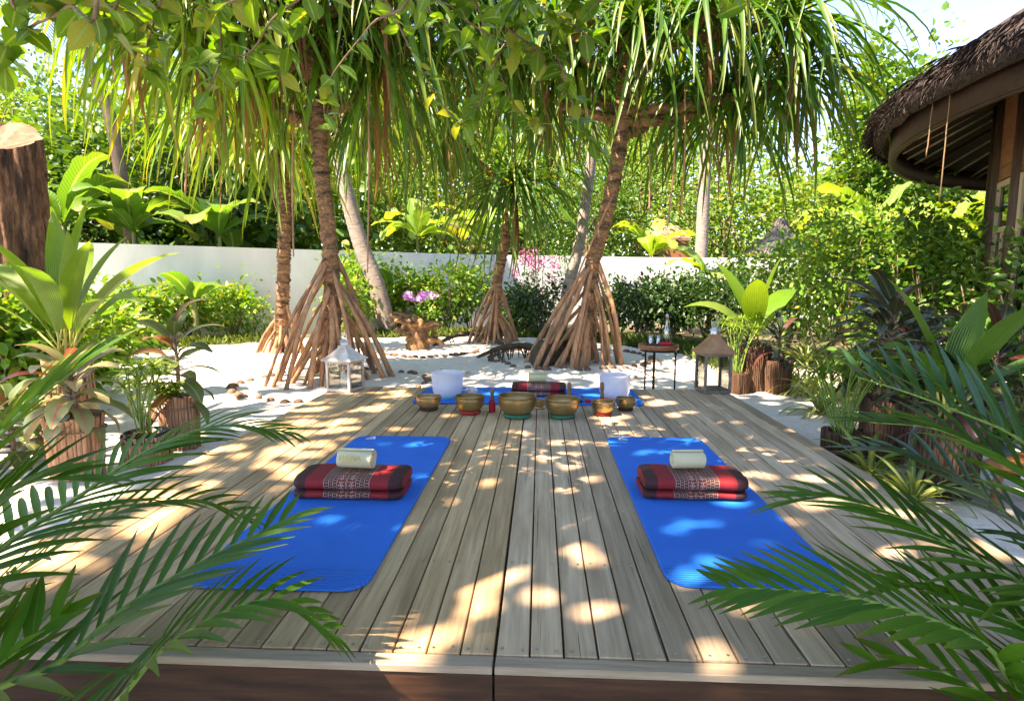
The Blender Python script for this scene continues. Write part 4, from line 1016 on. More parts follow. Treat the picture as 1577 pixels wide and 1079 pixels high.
# ================================================================== shade tree over the deck
SPR = [([(150, -60), (105, 10), (50, 40), (12, 70), (5, 140)], 1.75, 13, .105), ([(60, -80), (110, -20), (200, 20), (245, 60)], 1.9, 15, .11), ([(280, -90), (330, -10), (340, 60), (330, 120), (285, 190)], 2.3, 15, .115),
       ([(520, -80), (470, -10), (420, 30), (385, 80), (330, 95), (290, 95)], 2.2, 16, .11), ([(590, -70), (640, 0), (715, 55), (765, 110), (800, 170), (840, 195)], 2.7, 20, .105), ([(570, -60), (600, 10), (640, 90), (680, 160), (715, 195)], 2.9, 13, .10),
       ([(930, -80), (880, -10), (850, 50), (870, 120), (895, 190), (925, 235)], 2.4, 26, .105), ([(800, -80), (790, 0), (780, 40), (830, 80), (845, 110)], 2.3, 16, .11), ([(640, -60), (570, 40), (510, 120), (500, 175), (520, 205)], 2.6, 9, .10),
       ([(700, -80), (740, 20), (750, 90), (760, 150), (770, 195)], 2.8, 14, .095), ([(1120, -90), (1140, -30), (1152, 5)], 2.2, 4, .11), ([(1010, -80), (960, -20), (900, 10), (870, 10)], 2.3, 9, .105), ([(0, -60), (20, -10), (30, 25)], 1.8, 6, .11), ([(420, -80), (400, -20), (350, 5), (300, 15)], 2.0, 10, .11), ([(640, -80), (700, 15), (765, 60), (830, 88)], 2.4, 12, .11), ([(760, -80), (820, 5), (880, 38), (915, 62)], 2.3, 12, .11), ([(500, -80), (465, 30), (440, 85), (430, 125)], 2.4, 9, .11), ([(250, -80), (240, 20), (225, 80), (235, 120)], 2.1, 9, .115), ([(830, -80), (765, 90), (735, 165), (700, 192)], 2.7, 12, .105), ([(180, -80), (160, 10), (165, 60)], 1.9, 8, .11)]
def sprig_path(pts, Y): return [At(x, y, Y + .12 * i) for i, (x, y) in enumerate(pts)]
def P2(px, py): q = G(px, py, DZ); return (q.x, q.y)
SPOTS = [(735, 890, .07), (742, 915, .06), (738, 935, .055), (870, 835, .07), (845, 708, .05), (880, 720, .06), (905, 735, .06), (850, 750, .06), (885, 755, .05), (905, 770, .05),
         (890, 818, .05), (910, 862, .045), (828, 918, .05), (935, 945, .06), (750, 742, .045), (700, 745, .05), (640, 725, .045), (610, 750, .04), (660, 700, .04), (540, 815, .04), (508, 850, .045),
         (515, 900, .06), (556, 882, .04), (590, 680, .03), (1080, 900, .055), (1100, 868, .05), (1130, 775, .07), (1098, 812, .04), (1075, 812, .03), (1045, 822, .04), (1165, 840, .03), (1000, 745, .03), (995, 700, .03),
         (1125, 735, .08), (1142, 748, .06), (556, 714, .03), (1066, 712, .035), (1185, 655, .04), (1250, 735, .05), (1285, 770, .05), (1220, 800, .04), (1140, 920, .05), (1095, 1000, .05), (640, 990, .05), (560, 985, .045), (690, 975, .05), (620, 950, .035), (590, 1000, .04),
         (600, 690, .04), (480, 690, .12), (440, 660, .14), (520, 650, .10), (400, 700, .13), (560, 630, .10), (600, 610, .08), (470, 630, .13), (350, 690, .15), (620, 660, .05), (1000, 615, .12), (960, 625, .05), (1040, 640, .05), (900, 640, .04), (1110, 690, .04), (1200, 700, .035), (880, 600, .09), (920, 610, .08), (730, 590, .06),
         (300, 760, .12), (250, 800, .10), (690, 640, .05), (760, 655, .03), (1140, 650, .035), (1060, 655, .03)]  # deck spots where sun should land; crown leaves are left out above
holes = []
jr = random.Random(11)
for x, y, r in SPOTS:
    X_, Y_ = P2(x, y)
    if r < .075: holes.append((X_, Y_, r * .88))
    else:                                        # a broken opening: several small gaps
        for _ in range(6): holes.append((X_ + jr.gauss(0, r * .8), Y_ + jr.gauss(0, r * .8), r * jr.uniform(.2, .5)))
for x, y, r in ((290, 1045, .05), (330, 1035, .06), (350, 1065, .05), (620, 1045, .035), (670, 1040, .05), (715, 1050, .03), (1118, 1045, .05), (600, 1070, .03)):   # light on the front board
    p = At(x, y, 1.40); p = p - SUN * ((p.z - DZ) / SUN.z); holes.append((p.x, p.y, r))
hr = random.Random(3)
cl = [(hr.uniform(-2, 3.6), hr.uniform(1.4, 9)) for _ in range(26)]
for k in range(220):
    c_ = hr.choice(cl); holes.append((c_[0] + hr.gauss(0, .35), c_[1] + hr.gauss(0, .45), hr.uniform(.02, .055)))
for pts, Y, nl, L in SPR:
    for p in spline(sprig_path(pts, Y), 3)[2:]:
        q_ = p - SUN * ((p.z - DZ) / SUN.z); holes.append((q_.x, q_.y, .03))
HO = np.array(holes)
n = 56000
q = np.stack([RNG.uniform(-5.5, 6.5, n), RNG.uniform(-1.2, 9.6, n)], 1)
q[:9000] = np.stack([RNG.uniform(-1.2, 2.2, 9000), RNG.uniform(1.0, 6.2, 9000)], 1)
h = RNG.uniform(7.3, 9.2, n) + .5 * (vnoise(q[:, 0], q[:, 1], .5, 21) - .5)
keep = np.ones(n, bool)
d2 = np.min(np.hypot(q[:, None, 0] - HO[None, :, 0], (q[:, None, 1] - HO[None, :, 1])) - HO[None, :, 2], axis=1)
keep &= d2 > .035
pn = vnoise(q[:, 0], q[:, 1], 1.8, 22) * .35 + vnoise(q[:, 0], q[:, 1], 4.7, 23) * .45 + vnoise(q[:, 0], q[:, 1], 9, 24) * .2
left = np.clip((np.where(q[:, 1] < 2.2, -1.15, -1.5) - q[:, 0]) / .8, 0, 1)
keep &= pn > left * .52                          # crown thinned on purpose so sun reaches the left side
back = np.clip((q[:, 1] - 5.3) / .8, 0, 1); keep &= pn > back * .50
keep &= ~((q[:, 0] < -3.2) & (q[:, 1] > 5.0)); keep &= ~((q[:, 0] < -1.6) & (q[:, 1] > 5.8) & (pn < .55))
keep &= ~((q[:, 0] > 1.8) & (q[:, 1] > 6.2 + .3 * np.clip(q[:, 0] - 3, 0, 2)))
q, h = q[keep], h[keep]; n = len(q)
S = np.array(SUN); Pc = np.concatenate([q, np.full((n, 1), DZ)], 1) + S * ((h - DZ) / S[2])[:, None]
D = unit(RNG.normal(size=(n, 3)) * np.array([1, 1, .35])); N = unit(RNG.normal(size=(n, 3)) * .45 + S * 1.2)
TB = Vector((-5.6, -2.6, 0))
sh_t = thing('shade_tree', 'broadleaf tree whose leafy boughs hang over the deck', 'tree', TB)
s = RNG.uniform(.10, .18, n)
v, f, uv = leaf_cloud(Pc - D * s[:, None] * .5 - np.array(TB), D, N, s, s * .72)
stuff(link('crown', mesh_np('crown', v, f, uv), MT['L_shade'], sh_t))  # unseen crown, its gaps shaped to drop sun patches on the deck
link('trunk', MB().tube([p - TB for p in spline([TB + Vector((0, 0, -.1)), TB + Vector((.1, .1, 1.6)), TB + Vector((.5, .5, 3.2)), TB + Vector((.9, 1.0, 4.6))], 5)], [.24, .22, .2, .19, .18, .18, .17, .17, .16, .16, .15, .15, .14, .14, .13, .12], 14).mesh('trunk'), MT['brown_trunk'], sh_t)
fork = TB + Vector((.9, 1.0, 4.6)); limbs = []
for e in ((-2.8, 2.4, 5.3), (-1.2, 1.6, 5.6), (.8, .6, 5.7), (2.6, 2.6, 5.8), (-.2, 4.0, 5.5), (-3.4, .8, 5.6), (1.4, 5.0, 5.9), (-2.0, 4.6, 5.4)):
    e = Vector(e); P = spline([fork, fork.lerp(e, .5) + Vector((0, 0, .5)), e], 6); limbs += P[3:]
    link('limb', MB().tube([p - TB for p in P], [.10 * (1 - .78 * i / len(P)) for i in range(len(P))], 8).mesh('limb'), MT['brown_trunk'], sh_t)
top_ = TB + Vector((1.0, 1.3, 6.4))
link('limb', MB().tube([p - TB for p in spline([fork, fork.lerp(top_, .5) + Vector((.1, 0, 0)), top_], 5)], np.linspace(.13, .09, 11).tolist(), 10).mesh('limb'), MT['brown_trunk'], sh_t)
for e in ((-7.6, -1.5, 8.0), (-7.0, 2.5, 8.4), (-5.0, 4.4, 8.3), (-2.6, 4.8, 8.6), (-1.5, 2.6, 8.7), (-.6, -.6, 8.2), (-4.0, .4, 8.8), (-3.8, -3.4, 8.0), (.8, 4.6, 8.8), (-5.4, 1.4, 8.6)):
    e = Vector(e); P = spline([top_, top_.lerp(e, .5) + Vector((0, 0, .4)), e], 6)
    link('limb', MB().tube([p - TB for p in P], [.07 * (1 - .8 * i / len(P)) for i in range(len(P))], 7).mesh('limb'), MT['brown_trunk'], sh_t)
LV = [strap(1, .60, R(e), R(b_), 6, .16, 'ovate') for e, b_ in ((10, 40), (-15, 35), (-40, 25), (30, 60), (-60, 10))]
LMS = []
for lv in LV:
    me = mesh_np('leaf', *lv); me.materials.append(MT['L_shade']); LMS.append(me)
for pts, Y, nl, L in SPR:
    W = sprig_path(pts, Y)
    lb = min(limbs, key=lambda p: (p - W[0]).length); W = [lb, lb.lerp(W[0], .55) + Vector((0, 0, .15))] + W
    P = spline(W, 7)
    br = link('bough', MB().tube([p - TB for p in P], [.009 - .0068 * i / len(P) for i in range(len(P))], 6).mesh('bough'), MT['twig'], sh_t)
    vis = P[14:]
    nl = int(nl * 1.9)
    for k in range(nl):
        i = min(len(vis) - 1, int((k + .5 + random.uniform(-.4, .4)) / nl * len(vis))); p = vis[max(0, i)]
        az = random.uniform(0, 6.28); s_ = L * random.uniform(.75, 1.25)
        M = Matrix.Translation(p - TB) @ Matrix.Rotation(az, 4, 'Z') @ Matrix.Rotation(random.uniform(-.7, .7), 4, 'X') @ Matrix.Diagonal((s_, s_, s_, 1))
        link('leaf', LMS[random.randrange(5)], None, br, M)

# ================================================================== feather palms close to the deck
def frond(root, path, nl, Lmax, lm, rise=.55, start=.16, droop=.5, r=.011, wid=.030, twist=0.0):
    P = spline(path, 8); b = Vector(root.location)
    cum = [0]
    for i in range(len(P) - 1): cum.append(cum[-1] + (P[i+1] - P[i]).length)
    tot = cum[-1]
    fr = link('frond', MB().tube([p - b for p in P], [r * (1 - .82 * c_ / tot) for c_ in cum], 7).mesh('frond'), MT['rachis'], root)
    for k in range(nl):
        side = 1 if k % 2 else -1; u = start + (1 - start) * ((k + .5) / nl) ** .92
        d = u * tot; i = max(j for j in range(len(P) - 1) if cum[j] <= d + 1e-6)
        t = (P[i+1] - P[i]).normalized(); p = P[i].lerp(P[i+1], (d - cum[i]) / max(1e-6, cum[i+1] - cum[i]))
        up = Vector((0, 0, 1)); sv = t.cross(up)
        sv = sv.normalized() if sv.length > .05 else Vector((1, 0, 0))
        nv = sv.cross(t).normalized()
        if twist: rot = Matrix.Rotation(twist, 3, t); sv = rot @ sv; nv = rot @ nv
        env = math.sin(math.pi * (.22 + .70 * u)) ** .7
        L = Lmax * env * random.uniform(.88, 1.08)
        fwd = .55 + .55 * u
        d0 = (sv * side + t * fwd + nv * rise * random.uniform(.6, 1.2)).normalized()
        nseg = 6; V, U, F = [], [], []; q = Vector(p); dr = d0.copy(); acc = droop * random.uniform(.7, 1.3)
        for j in range(nseg + 1):
            s_ = j / nseg; wd = wid * min(1, .45 + 2.2 * s_) * max(.04, min(1, (1.02 - s_) / .5)) ** .8 / 2
            across = dr.cross(nv); across = across.normalized() if across.length > .05 else t
            nn = across.cross(dr).normalized()
            for kk in (-1, 0, 1):
                V.append(tuple(q - b + across * wd * kk + nn * (abs(kk) * wd * .35))); U.append((.5 + .5 * kk, s_))
            q = q + dr * (L / nseg); dr = (dr + Vector((0, 0, -1)) * acc * L / nseg * 1.6).normalized()
        for j in range(nseg):
            for kk in (0, 1): a = j*3+kk; F.append((a, a+1, a+4, a+3))
        link('leaflet', mesh_np('leaflet', np.array(V), np.array(F), np.array(U)), MT[lm], fr)
    return fr
def fp(base, pts): return [Vector(base)] + [At(x, y, Y) for x, y, Y in pts]
lb = Vector((-1.55, .95, 0))
lp = thing('feather_palm', 'green feather palm with light arching fronds beside the croton pots', 'palm', lb)
for off, pts, nl, L, rise, st_, dr, r_, wd in (
    ((.02, 0, .1), [(-60, 900, 1.25), (120, 765, 1.55), (235, 690, 1.75), (340, 655, 1.85), (445, 665, 1.9)], 60, .34, .12, .28, 1.0, .012, .021),
    ((.04, -.02, .1), [(-40, 1080, 1.05), (90, 1020, 1.12), (200, 930, 1.22), (320, 860, 1.35), (450, 795, 1.5)], 38, .32, .25, .22, .35, .013, .026),
    ((.05, -.04, .08), [(120, 1120, 1.1), (250, 1000, 1.15), (345, 942, 1.2), (430, 925, 1.25), (510, 975, 1.3)], 44, .27, .2, .28, 1.1, .010, .023),
    ((-.02, .02, .15), [(-220, 900, 1.0), (-110, 780, 1.05), (-20, 690, 1.1), (60, 610, 1.15), (130, 560, 1.2)], 36, .46, .1, .22, .25, .013, .034),
    ((0, -.05, .05), [(-200, 1000, .95), (-120, 880, 1.0), (-40, 800, 1.05), (40, 745, 1.1), (110, 735, 1.15)], 38, .40, .1, .28, .4, .012, .034),
    ((.03, -.06, .05), [(-130, 1120, .85), (-40, 1050, .9), (30, 1000, .95), (80, 960, 1.0), (110, 935, 1.02)], 26, .26, .5, .3, .2, .010, .036),
    ((.03, .04, .1), [(-80, 960, 1.4), (60, 860, 1.5), (180, 790, 1.6), (290, 770, 1.7), (390, 800, 1.78)], 40, .28, .25, .25, .9, .011, .022)):
    frond(lp, fp(lb + Vector(off), pts), nl, L, 'L_palm', rise, st_, dr, r_, wd)
rb = Vector((1.72, .92, 0))
rp = thing('feather_palm', 'dark glossy feather palm reaching over the mat with the cream towel', 'palm', rb)
for off, pts, nl, L, lm_, rise, st_, dr, r_, wd in (
    ((0, 0, .1), [(1640, 1110, 1.12), (1520, 995, 1.15), (1410, 945, 1.18), (1300, 918, 1.22), (1200, 908, 1.26), (1120, 905, 1.30)], 64, .36, 'L_palm', .08, .12, .12, .011, .028),
    ((.02, .03, .1), [(1700, 960, 1.3), (1577, 900, 1.36), (1480, 850, 1.42), (1390, 800, 1.5), (1300, 765, 1.58), (1215, 770, 1.65)], 58, .40, 'L_palm', .15, .12, .45, .012, .024),
    ((0, .05, .15), [(1720, 800, 1.35), (1640, 735, 1.42), (1560, 670, 1.5), (1480, 635, 1.58), (1400, 605, 1.66), (1320, 580, 1.75)], 60, .36, 'L_palm_blue', .8, .10, .30, .011, .030),
    ((.03, .05, .12), [(1740, 880, 1.3), (1640, 780, 1.4), (1540, 705, 1.5), (1440, 660, 1.6), (1340, 650, 1.7)], 54, .38, 'L_palm', .3, .15, .7, .011, .026),
    ((.02, 0, .1), [(1720, 900, 1.4), (1600, 830, 1.5), (1500, 750, 1.6), (1420, 705, 1.7), (1330, 690, 1.8)], 46, .36, 'L_palm_blue', .2, .15, .6, .011, .024),
    ((.02, -.03, .1), [(1720, 1080, 1.15), (1620, 1000, 1.2), (1520, 930, 1.28), (1440, 900, 1.34), (1370, 900, 1.4)], 42, .32, 'L_palm', .1, .15, .5, .011, .026),
    ((.0, -.05, .1), [(1700, 1180, 1.0), (1600, 1120, 1.05), (1500, 1060, 1.1), (1420, 1020, 1.15), (1340, 1020, 1.2)], 38, .28, 'L_palm', .3, .15, .5, .010, .026)):
    frond(rp, fp(rb + Vector(off), pts), nl, L, lm_, rise, st_, dr, r_, wd)

# ================================================================== pots and potted plants
def bark_pot(c, r, H, label, taper=.9, mat='pot_bark', band=True, grp=None, slats=34):
    t = thing('bark_planter' if mat == 'pot_bark' else 'log_planter', label, 'planter', c, grp)
    m = MB(); nz = 5
    for k in range(slats):
        a = 2 * math.pi * k / slats; w_ = math.pi / slats * random.uniform(.8, 1.08)
        d = random.uniform(-.006, .012) * r / .12; V, Fs = [], []; topj = H * random.uniform(.97, 1.03)
        for i in range(nz + 1):
            z_ = topj * i / nz; R_ = r * (taper + (1 - taper) * i / nz) + d + random.uniform(-.002, .002); pinch = -.008 if band and i == nz - 1 else 0
            for s_, dd in ((-1, -.008), (0, .004), (1, -.008)):
                aa = a + s_ * w_; V.append(((R_ + dd + pinch) * math.cos(aa), (R_ + dd + pinch) * math.sin(aa), z_ - .02 if i == 0 else z_))
        for i in range(nz):
            for j in (0, 1): q_ = i*3+j; Fs.append((q_, q_+1, q_+4, q_+3))
        m.add(V, Fs, True)
    ri = r - .028
    m.lathe([(r * taper - .012, -.02), (r - .014, H * .98), (ri, H * .98), (ri, H * .86)], 30)
    link('bark_wrap' if mat == 'pot_bark' else 'log_shell', m.mesh('bark_wrap'), MT[mat], t)
    link('soil', MB().lathe([(ri + .004, H * .86), (ri * .5, H * .885), (.001, H * .89)], 24).mesh('soil'), MT['potting_soil'], t)
    if band:
        zb = H * .80; link('binding', MB().lathe([(r + .010 + .006 * math.cos(a), zb + .006 * math.sin(a)) for a in [k * math.pi / 4 for k in range(9)]], 36).mesh('binding'), MT['rope'], t)
    return t
def rosette(name, label, cat, c, leaves, mat, stem=None, stemmat='petiole', group=None):
    """leaves: (len, width, elev, bend, az, zoff, profile, petiole length)"""
    t = thing(name, label, cat, c, group)
    if stem: link('stem', MB().tube(spline(stem, 4), [.016 - .006 * k / (4 * (len(stem) - 1)) for k in range(4 * (len(stem) - 1) + 1)], 8).mesh('stem'), MT[stemmat], t)
    for (L, W, e, bd, az, zo, pr, pet) in leaves:
        e_, cz = R(e), math.cos(az)
        p0 = Vector((0, 0, zo)); p1 = p0 + Vector((math.cos(az) * math.cos(e_), math.sin(az) * math.cos(e_), math.sin(e_))) * pet
        lf = link('leaf', mesh_np('leaf', *strap(L, W, e_ - .1, R(bd), 9, .22, pr, 1.3, .01)), MT[mat], t, Matrix.Translation(p1) @ Matrix.Rotation(az, 4, 'Z') @ Matrix.Rotation(random.uniform(-.3, .3), 4, 'X'))
        if pet > .04:
            link('petiole', MB().tube([(0, 0, 0), p0 - p1], [.006, .008], 6).mesh('petiole'), MT[stemmat], lf, (Matrix.Translation(p1) @ Matrix.Rotation(az, 4, 'Z')).inverted() @ Matrix.Translation(p1))
    return t
U = random.uniform
def coco(label, c, S, mat, n=8, wide=1.0, spread=45):
    """young coconut palm: pleated, undivided upright leaves on long sheaths"""
    lv = []
    for k in range(n):
        az = k * 2.4 + U(-.3, .3); u = k / max(1, n - 1); lv.append((S * U(.75, 1.0), S * wide * U(.15, .20), 88 - spread * u, 14 + 60 * u, az, .06 * u, 'leaf', S * .24))
    return rosette('young_coconut_palm', label, 'palm', c, lv, mat, [(0, 0, -.06), (0, 0, .1), (.01, 0, S * .3)])
def ti(label, c, hgt, n, L, W, mat, name='ti_plant', cat='plant', top=.45):
    lv = []
    for k in range(n):
        u = (k + .5) / n; lv.append((L * U(.7, 1.1), W * U(.8, 1.15), 75 - 95 * (1 - u), U(55, 95), k * 2.4, hgt * (1 - top + top * u), 'blade', L * .16))
    return rosette(name, label, cat, c, lv, mat, [(0, 0, -.05), (.01, .01, hgt * .5), (0, 0, hgt)], 'twig')
def sedge(label, c, hgt, n, mat='L_sedge', spread=.3, head=.16, rays=16):
    t = thing('umbrella_sedge', label, 'sedge', c)
    for k in range(n):
        a = U(0, 6.28); s_ = spread * U(.2, 1); H = hgt * U(.7, 1.05); tip = Vector((s_ * math.cos(a), s_ * math.sin(a), H)); o = Vector((U(-.04, .04), U(-.04, .04), -.02))
        P = spline([o, o.lerp(tip, .5) + Vector((-.02, 0, .05)), tip], 4)
        st_ = link('stem', MB().tube(P, [.0045] * 8 + [.003], 5).mesh('stem'), MT['rachis'], t)
        v = join_np([xform(strap(head * U(.8, 1.15), .011, R(U(0, 55)), R(70), 5, .3), Matrix.Translation(tip) @ Matrix.Rotation(j * 2.4, 4, 'Z')) for j in range(rays)])
        link('leaf_whorl', mesh_np('leaf_whorl', *v), MT[mat], st_)
    return t
# --- beside the deck, sunny side
PB = 'bark-wrapped planters beside the sunny deck edge'
p1 = G(122, 738); bark_pot(p1, .15, .40, 'tall bark-wrapped planter holding the red and cream croton', .82, grp=PB)
ti('croton with red, cream and olive leaves in a bark planter', p1 + Vector((0, 0, .35)), .30, 30, .30, .105, 'L_croton', 'croton', 'croton', .8)
ti('pale variegated croton growing low behind the tall bark planter', G(60, 690), .28, 26, .30, .10, 'L_croton', 'croton', 'croton', .9)
ti('green and cream croton growing beside the yellow green shrubs', G(20, 720), .40, 26, .32, .10, 'L_dieff', 'croton', 'croton', .9)
p2 = G(229, 714); bark_pot(p2, .142, .205, 'short bark-wrapped planter holding the thin umbrella sedge', .9, grp=PB)
link('plastic_liner', MB().lathe([(.105, .16), (.128, .225), (.132, .225), (.126, .15)], 28).mesh('plastic_liner'), MT['black_plastic'], [o for o in COL.objects if o.name.startswith('bark_planter')][-1])
sedge('umbrella sedge with thin bright stems in the short bark planter', p2 + Vector((0, 0, .18)), .48, 16, spread=.16, head=.13)
p3 = G(279, 692); bark_pot(p3, .125, .40, 'tall bark-wrapped planter beside the sand holding broad olive leaves', .9, grp=PB)
ti('broad-leaved olive plant rising from a bark planter beside the sand', p3 + Vector((0, 0, .34)), .52, 22, .34, .10, 'L_dieff', 'foliage_plant', 'plant', .9)
sedge('bright yellow green sedge tuft under the olive leaves', p3 + Vector((-.03, -.06, .34)), .12, 9, spread=.10, head=.15)
p4 = At(100, 520, 4.3); bark_pot(Vector((p4.x, p4.y, 0)), .16, .62, 'bark-wrapped planter hidden behind the croton under the coconut palm', .9, grp=PB)
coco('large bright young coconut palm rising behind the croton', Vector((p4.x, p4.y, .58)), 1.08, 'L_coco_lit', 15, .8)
# --- beside the deck, shady side
PL = 'log planters beside the shaded deck edge'
def lp_(px, py, r, H, label, taper=.92): c_ = G(px, py); bark_pot(c_, r, H, label, taper, 'pot_log', False, PL, 46); return c_
a1 = lp_(1297, 712, .125, .22, 'short log planter at the deck edge holding a grassy sedge')
sedge('green umbrella sedge in the short log planter at the deck edge', a1 + Vector((0, 0, .18)), .52, 26, 'L_sedge', .24, .20, 14)
a2 = lp_(1358, 712, .145, .44, 'tall dark log planter behind the short one, holding a ti plant')
ti('dark bronze ti plant in the tall log planter at the deck edge', a2 + Vector((0, 0, .38)), .62, 34, .40, .085, 'L_ti', top=.6)
a3 = lp_(1452, 762, .15, .46, 'wide log planter under the near palm holding a coconut palm')
coco('young coconut palm with two broad leaves in the wide log planter', a3 + Vector((0, .02, .40)), .74, 'L_coco', 6, 1.6, 38)
ti('low dark ti plant around the base of the coconut palm', a3 + Vector((.10, .06, .36)), .22, 18, .42, .085, 'L_ti', top=.9)
a4 = lp_(1160, 602, .155, .52, 'tall log planter behind the copper-roofed lantern holding a coconut palm')
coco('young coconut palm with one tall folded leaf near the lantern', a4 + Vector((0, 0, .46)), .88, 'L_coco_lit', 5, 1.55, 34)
a5 = lp_(1196, 607, .14, .38, 'flared log planter holding a dark ti plant', .78)
ti('small dark ti plant in the flared log planter', a5 + Vector((0, 0, .33)), .34, 20, .30, .07, 'L_ti', top=.8)
a6 = lp_(1137, 606, .105, .24, 'small log planter touching the copper-roofed lantern')
sedge('tall thin sedge in the small log planter by the lantern', a6 + Vector((0, 0, .2)), .62, 18, 'L_sedge', .2, .16, 12)
for (px, py, h_, lab) in ((1400, 690, .80, 'tall dark ti plant between two log planters'), (1352, 640, .85, 'dark ti plant on bare stems behind the tall log planter'), (1520, 700, .8, 'dark glossy ti plant beside the low stool'), (1475, 640, .75, 'dark ti plant close to the pavilion steps')):
    ti(lab, G(px, py), h_, 26, .44, .09, 'L_ti', top=.55)
def spider(px, py, L, n, lab, mat='L_spider'):
    c_ = G(px, py); rosette('spider_plant', lab, 'plant', c_, [(L * U(.7, 1.1), .028, U(25, 85), U(60, 130), k * 2.4, 0, 'blade', .01) for k in range(n)], mat)
for px, py, L, n, lab in ((1240, 606, .52, 44, 'striped spider plant growing beside the flared log planter'), (1262, 640, .45, 40, 'striped spider plant growing beside the deck corner'), (1215, 590, .42, 36, 'striped spider plant half hidden behind the log planters'), (1300, 620, .6, 40, 'long-leaved spider plant under the tall leafy shrubs'), (1240, 560, .7, 40, 'tall yellowish spider plant under the leafy shrubs'), (1345, 660, .5, 34, 'striped spider plant behind the short log planter'), (1338, 742, .42, 40, 'striped spider plant spilling before the short log planter'), (1405, 778, .48, 40, 'striped spider plant spilling before the wide log planter'), (1255, 612, .55, 40, 'striped spider plant nearest the flared log planter on the sand')):
    spider(px, py, L, n, lab)

# ================================================================== shrubs, hedge, grass
def shrub(px, py, w_, H, mat, label, grp, leaf=.07, nleaf=1300, Y=None, dens=1.0, clumps=26, name='leafy_shrub', cat='shrub', low=.12, depth=None):
    c_ = G(px, py) if Y is None else Vector((At(px, py, Y).x, Y, 0))
    t = thing(name, label, cat, c_, grp); rng = np.random.default_rng(int(abs(px * 7 + py)))
    st_ = MB()
    for k in range(7):
        a = U(0, 6.28); e = Vector((math.cos(a) * w_ * .32, math.sin(a) * w_ * .3, H * U(.55, .9)))
        st_.tube(spline([(U(-.05, .05), U(-.05, .05), -.04), e * .5 + Vector((U(-.05, .05), 0, .08)), e], 4), [.014] * 4 + [.009] * 4 + [.004], 5)
    link('stem', st_.mesh('stem'), MT['twig'], t)
    v, f, uv = crown((0, 0, H * (.5 + low)), (w_ / 2, (depth or w_) / 2, H * (.5 - low * .5)), int(nleaf * dens), leaf, rng, clumps, .24, .35, .58)
    v[:, 2] = np.maximum(v[:, 2], .02)
    stuff(link('foliage', mesh_np('foliage', v, f, uv), MT[mat], t)); return t
HG = 'shrubs planted along the white wall'
hl = 'low leafy shrub in the sunny bed before the white wall'
for px, py, w_, H in ((395, 512, 1.3, 1.1), (330, 508, 1.3, 1.2), (265, 512, 1.3, 1.3), (205, 516, 1.2, 1.2), (150, 514, 1.3, 1.2), (465, 508, 1.2, 1.1), (360, 522, 1.1, .7), (290, 524, 1.1, .8), (225, 530, 1.0, .7), (100, 512, 1.4, 1.4), (40, 515, 1.5, 1.5)):
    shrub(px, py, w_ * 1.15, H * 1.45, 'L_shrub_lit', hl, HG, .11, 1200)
hm = 'green shrub in the bed between driftwood and slender screw pine'
for px, py, w_, H in ((560, 512, 1.3, 1.3), (610, 510, 1.3, 1.0), (690, 510, 1.4, 1.1), (725, 508, 1.2, 1.0), (655, 508, 1.2, .9), (540, 520, .9, .9)):
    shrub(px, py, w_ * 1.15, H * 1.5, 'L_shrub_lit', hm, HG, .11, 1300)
hd = 'dark dense shrub in the clipped hedge behind the side table'
for k, (px, py, w_, H) in enumerate(((830, 516, 1.3, 1.25), (985, 520, 1.35, 1.3), (1035, 522, 1.35, 1.25), (1085, 524, 1.4, 1.3), (1130, 528, 1.3, 1.2), (800, 512, 1.1, 1.1), (950, 514, 1.1, 1.2), (1060, 512, 1.5, 1.5), (1000, 508, 1.4, 1.4), (1120, 514, 1.4, 1.6))):
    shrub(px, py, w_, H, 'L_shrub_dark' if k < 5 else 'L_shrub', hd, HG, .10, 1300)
rt_ = 'tall airy green shrub between the hedge and the pavilion'
for px, py, w_, H in ((1210, 545, 1.5, 1.9), (1270, 560, 1.6, 2.1), (1330, 560, 1.6, 2.2), (1390, 570, 1.5, 2.1), (1440, 575, 1.4, 2.0), (1300, 530, 1.8, 2.5), (1380, 535, 1.8, 2.4), (1230, 525, 1.7, 2.2), (1450, 545, 1.6, 2.2)):
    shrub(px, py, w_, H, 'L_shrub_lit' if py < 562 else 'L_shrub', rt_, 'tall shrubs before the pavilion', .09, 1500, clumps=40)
for px, py, w_, H in ((1420, 640, .8, .75), (1490, 660, .9, .8), (1550, 680, .9, .8), (1330, 605, .8, .7), (1385, 625, .8, .8)):
    shrub(px, py, w_, H, 'L_shrub', 'low green shrub filling the bed among the log planters', 'low shrubs among the log planters', .10, 420, clumps=18)
for px, py, w_, H in ((1545, 600, .8, 1.7), (1575, 640, .8, 1.5), (1500, 600, .7, 1.4)):
    shrub(px, py, w_, H, 'L_shrub', 'slim leafy shrub growing against the pavilion windows', 'shrubs against the pavilion', .085, 420, clumps=18)
for px, py, w_, H in ((20, 600, 1.0, 1.5), (-35, 600, 1.2, 1.6), (70, 585, 1.0, 1.35), (10, 650, .8, 1.1), (45, 640, .7, 1.0), (110, 560, 1.1, 1.2), (150, 575, .9, .85), (195, 560, .9, .8), (120, 610, .8, .8), (70, 640, .7, .7), (175, 545, 1.0, .9)):
    shrub(px, py, w_, H, 'L_shrub_lit', 'yellow green shrub behind the coconut palm and croton', 'yellow green shrubs beside the sunny planters', .11, 900)
bg_ = shrub(838, 512, 1.5, 1.9, 'L_shrub', 'flowering bougainvillea with pink blossoms before the white wall', None, .07, 650, Y=14.2, name='bougainvillea', cat='shrub')
rng = np.random.default_rng(5); cc = rng.normal(size=(14, 3)) * [.42, .3, .25] + [0, -.2, 1.75]
n = 420; P = cc[rng.integers(0, 14, n)] + rng.normal(size=(n, 3)) * .07
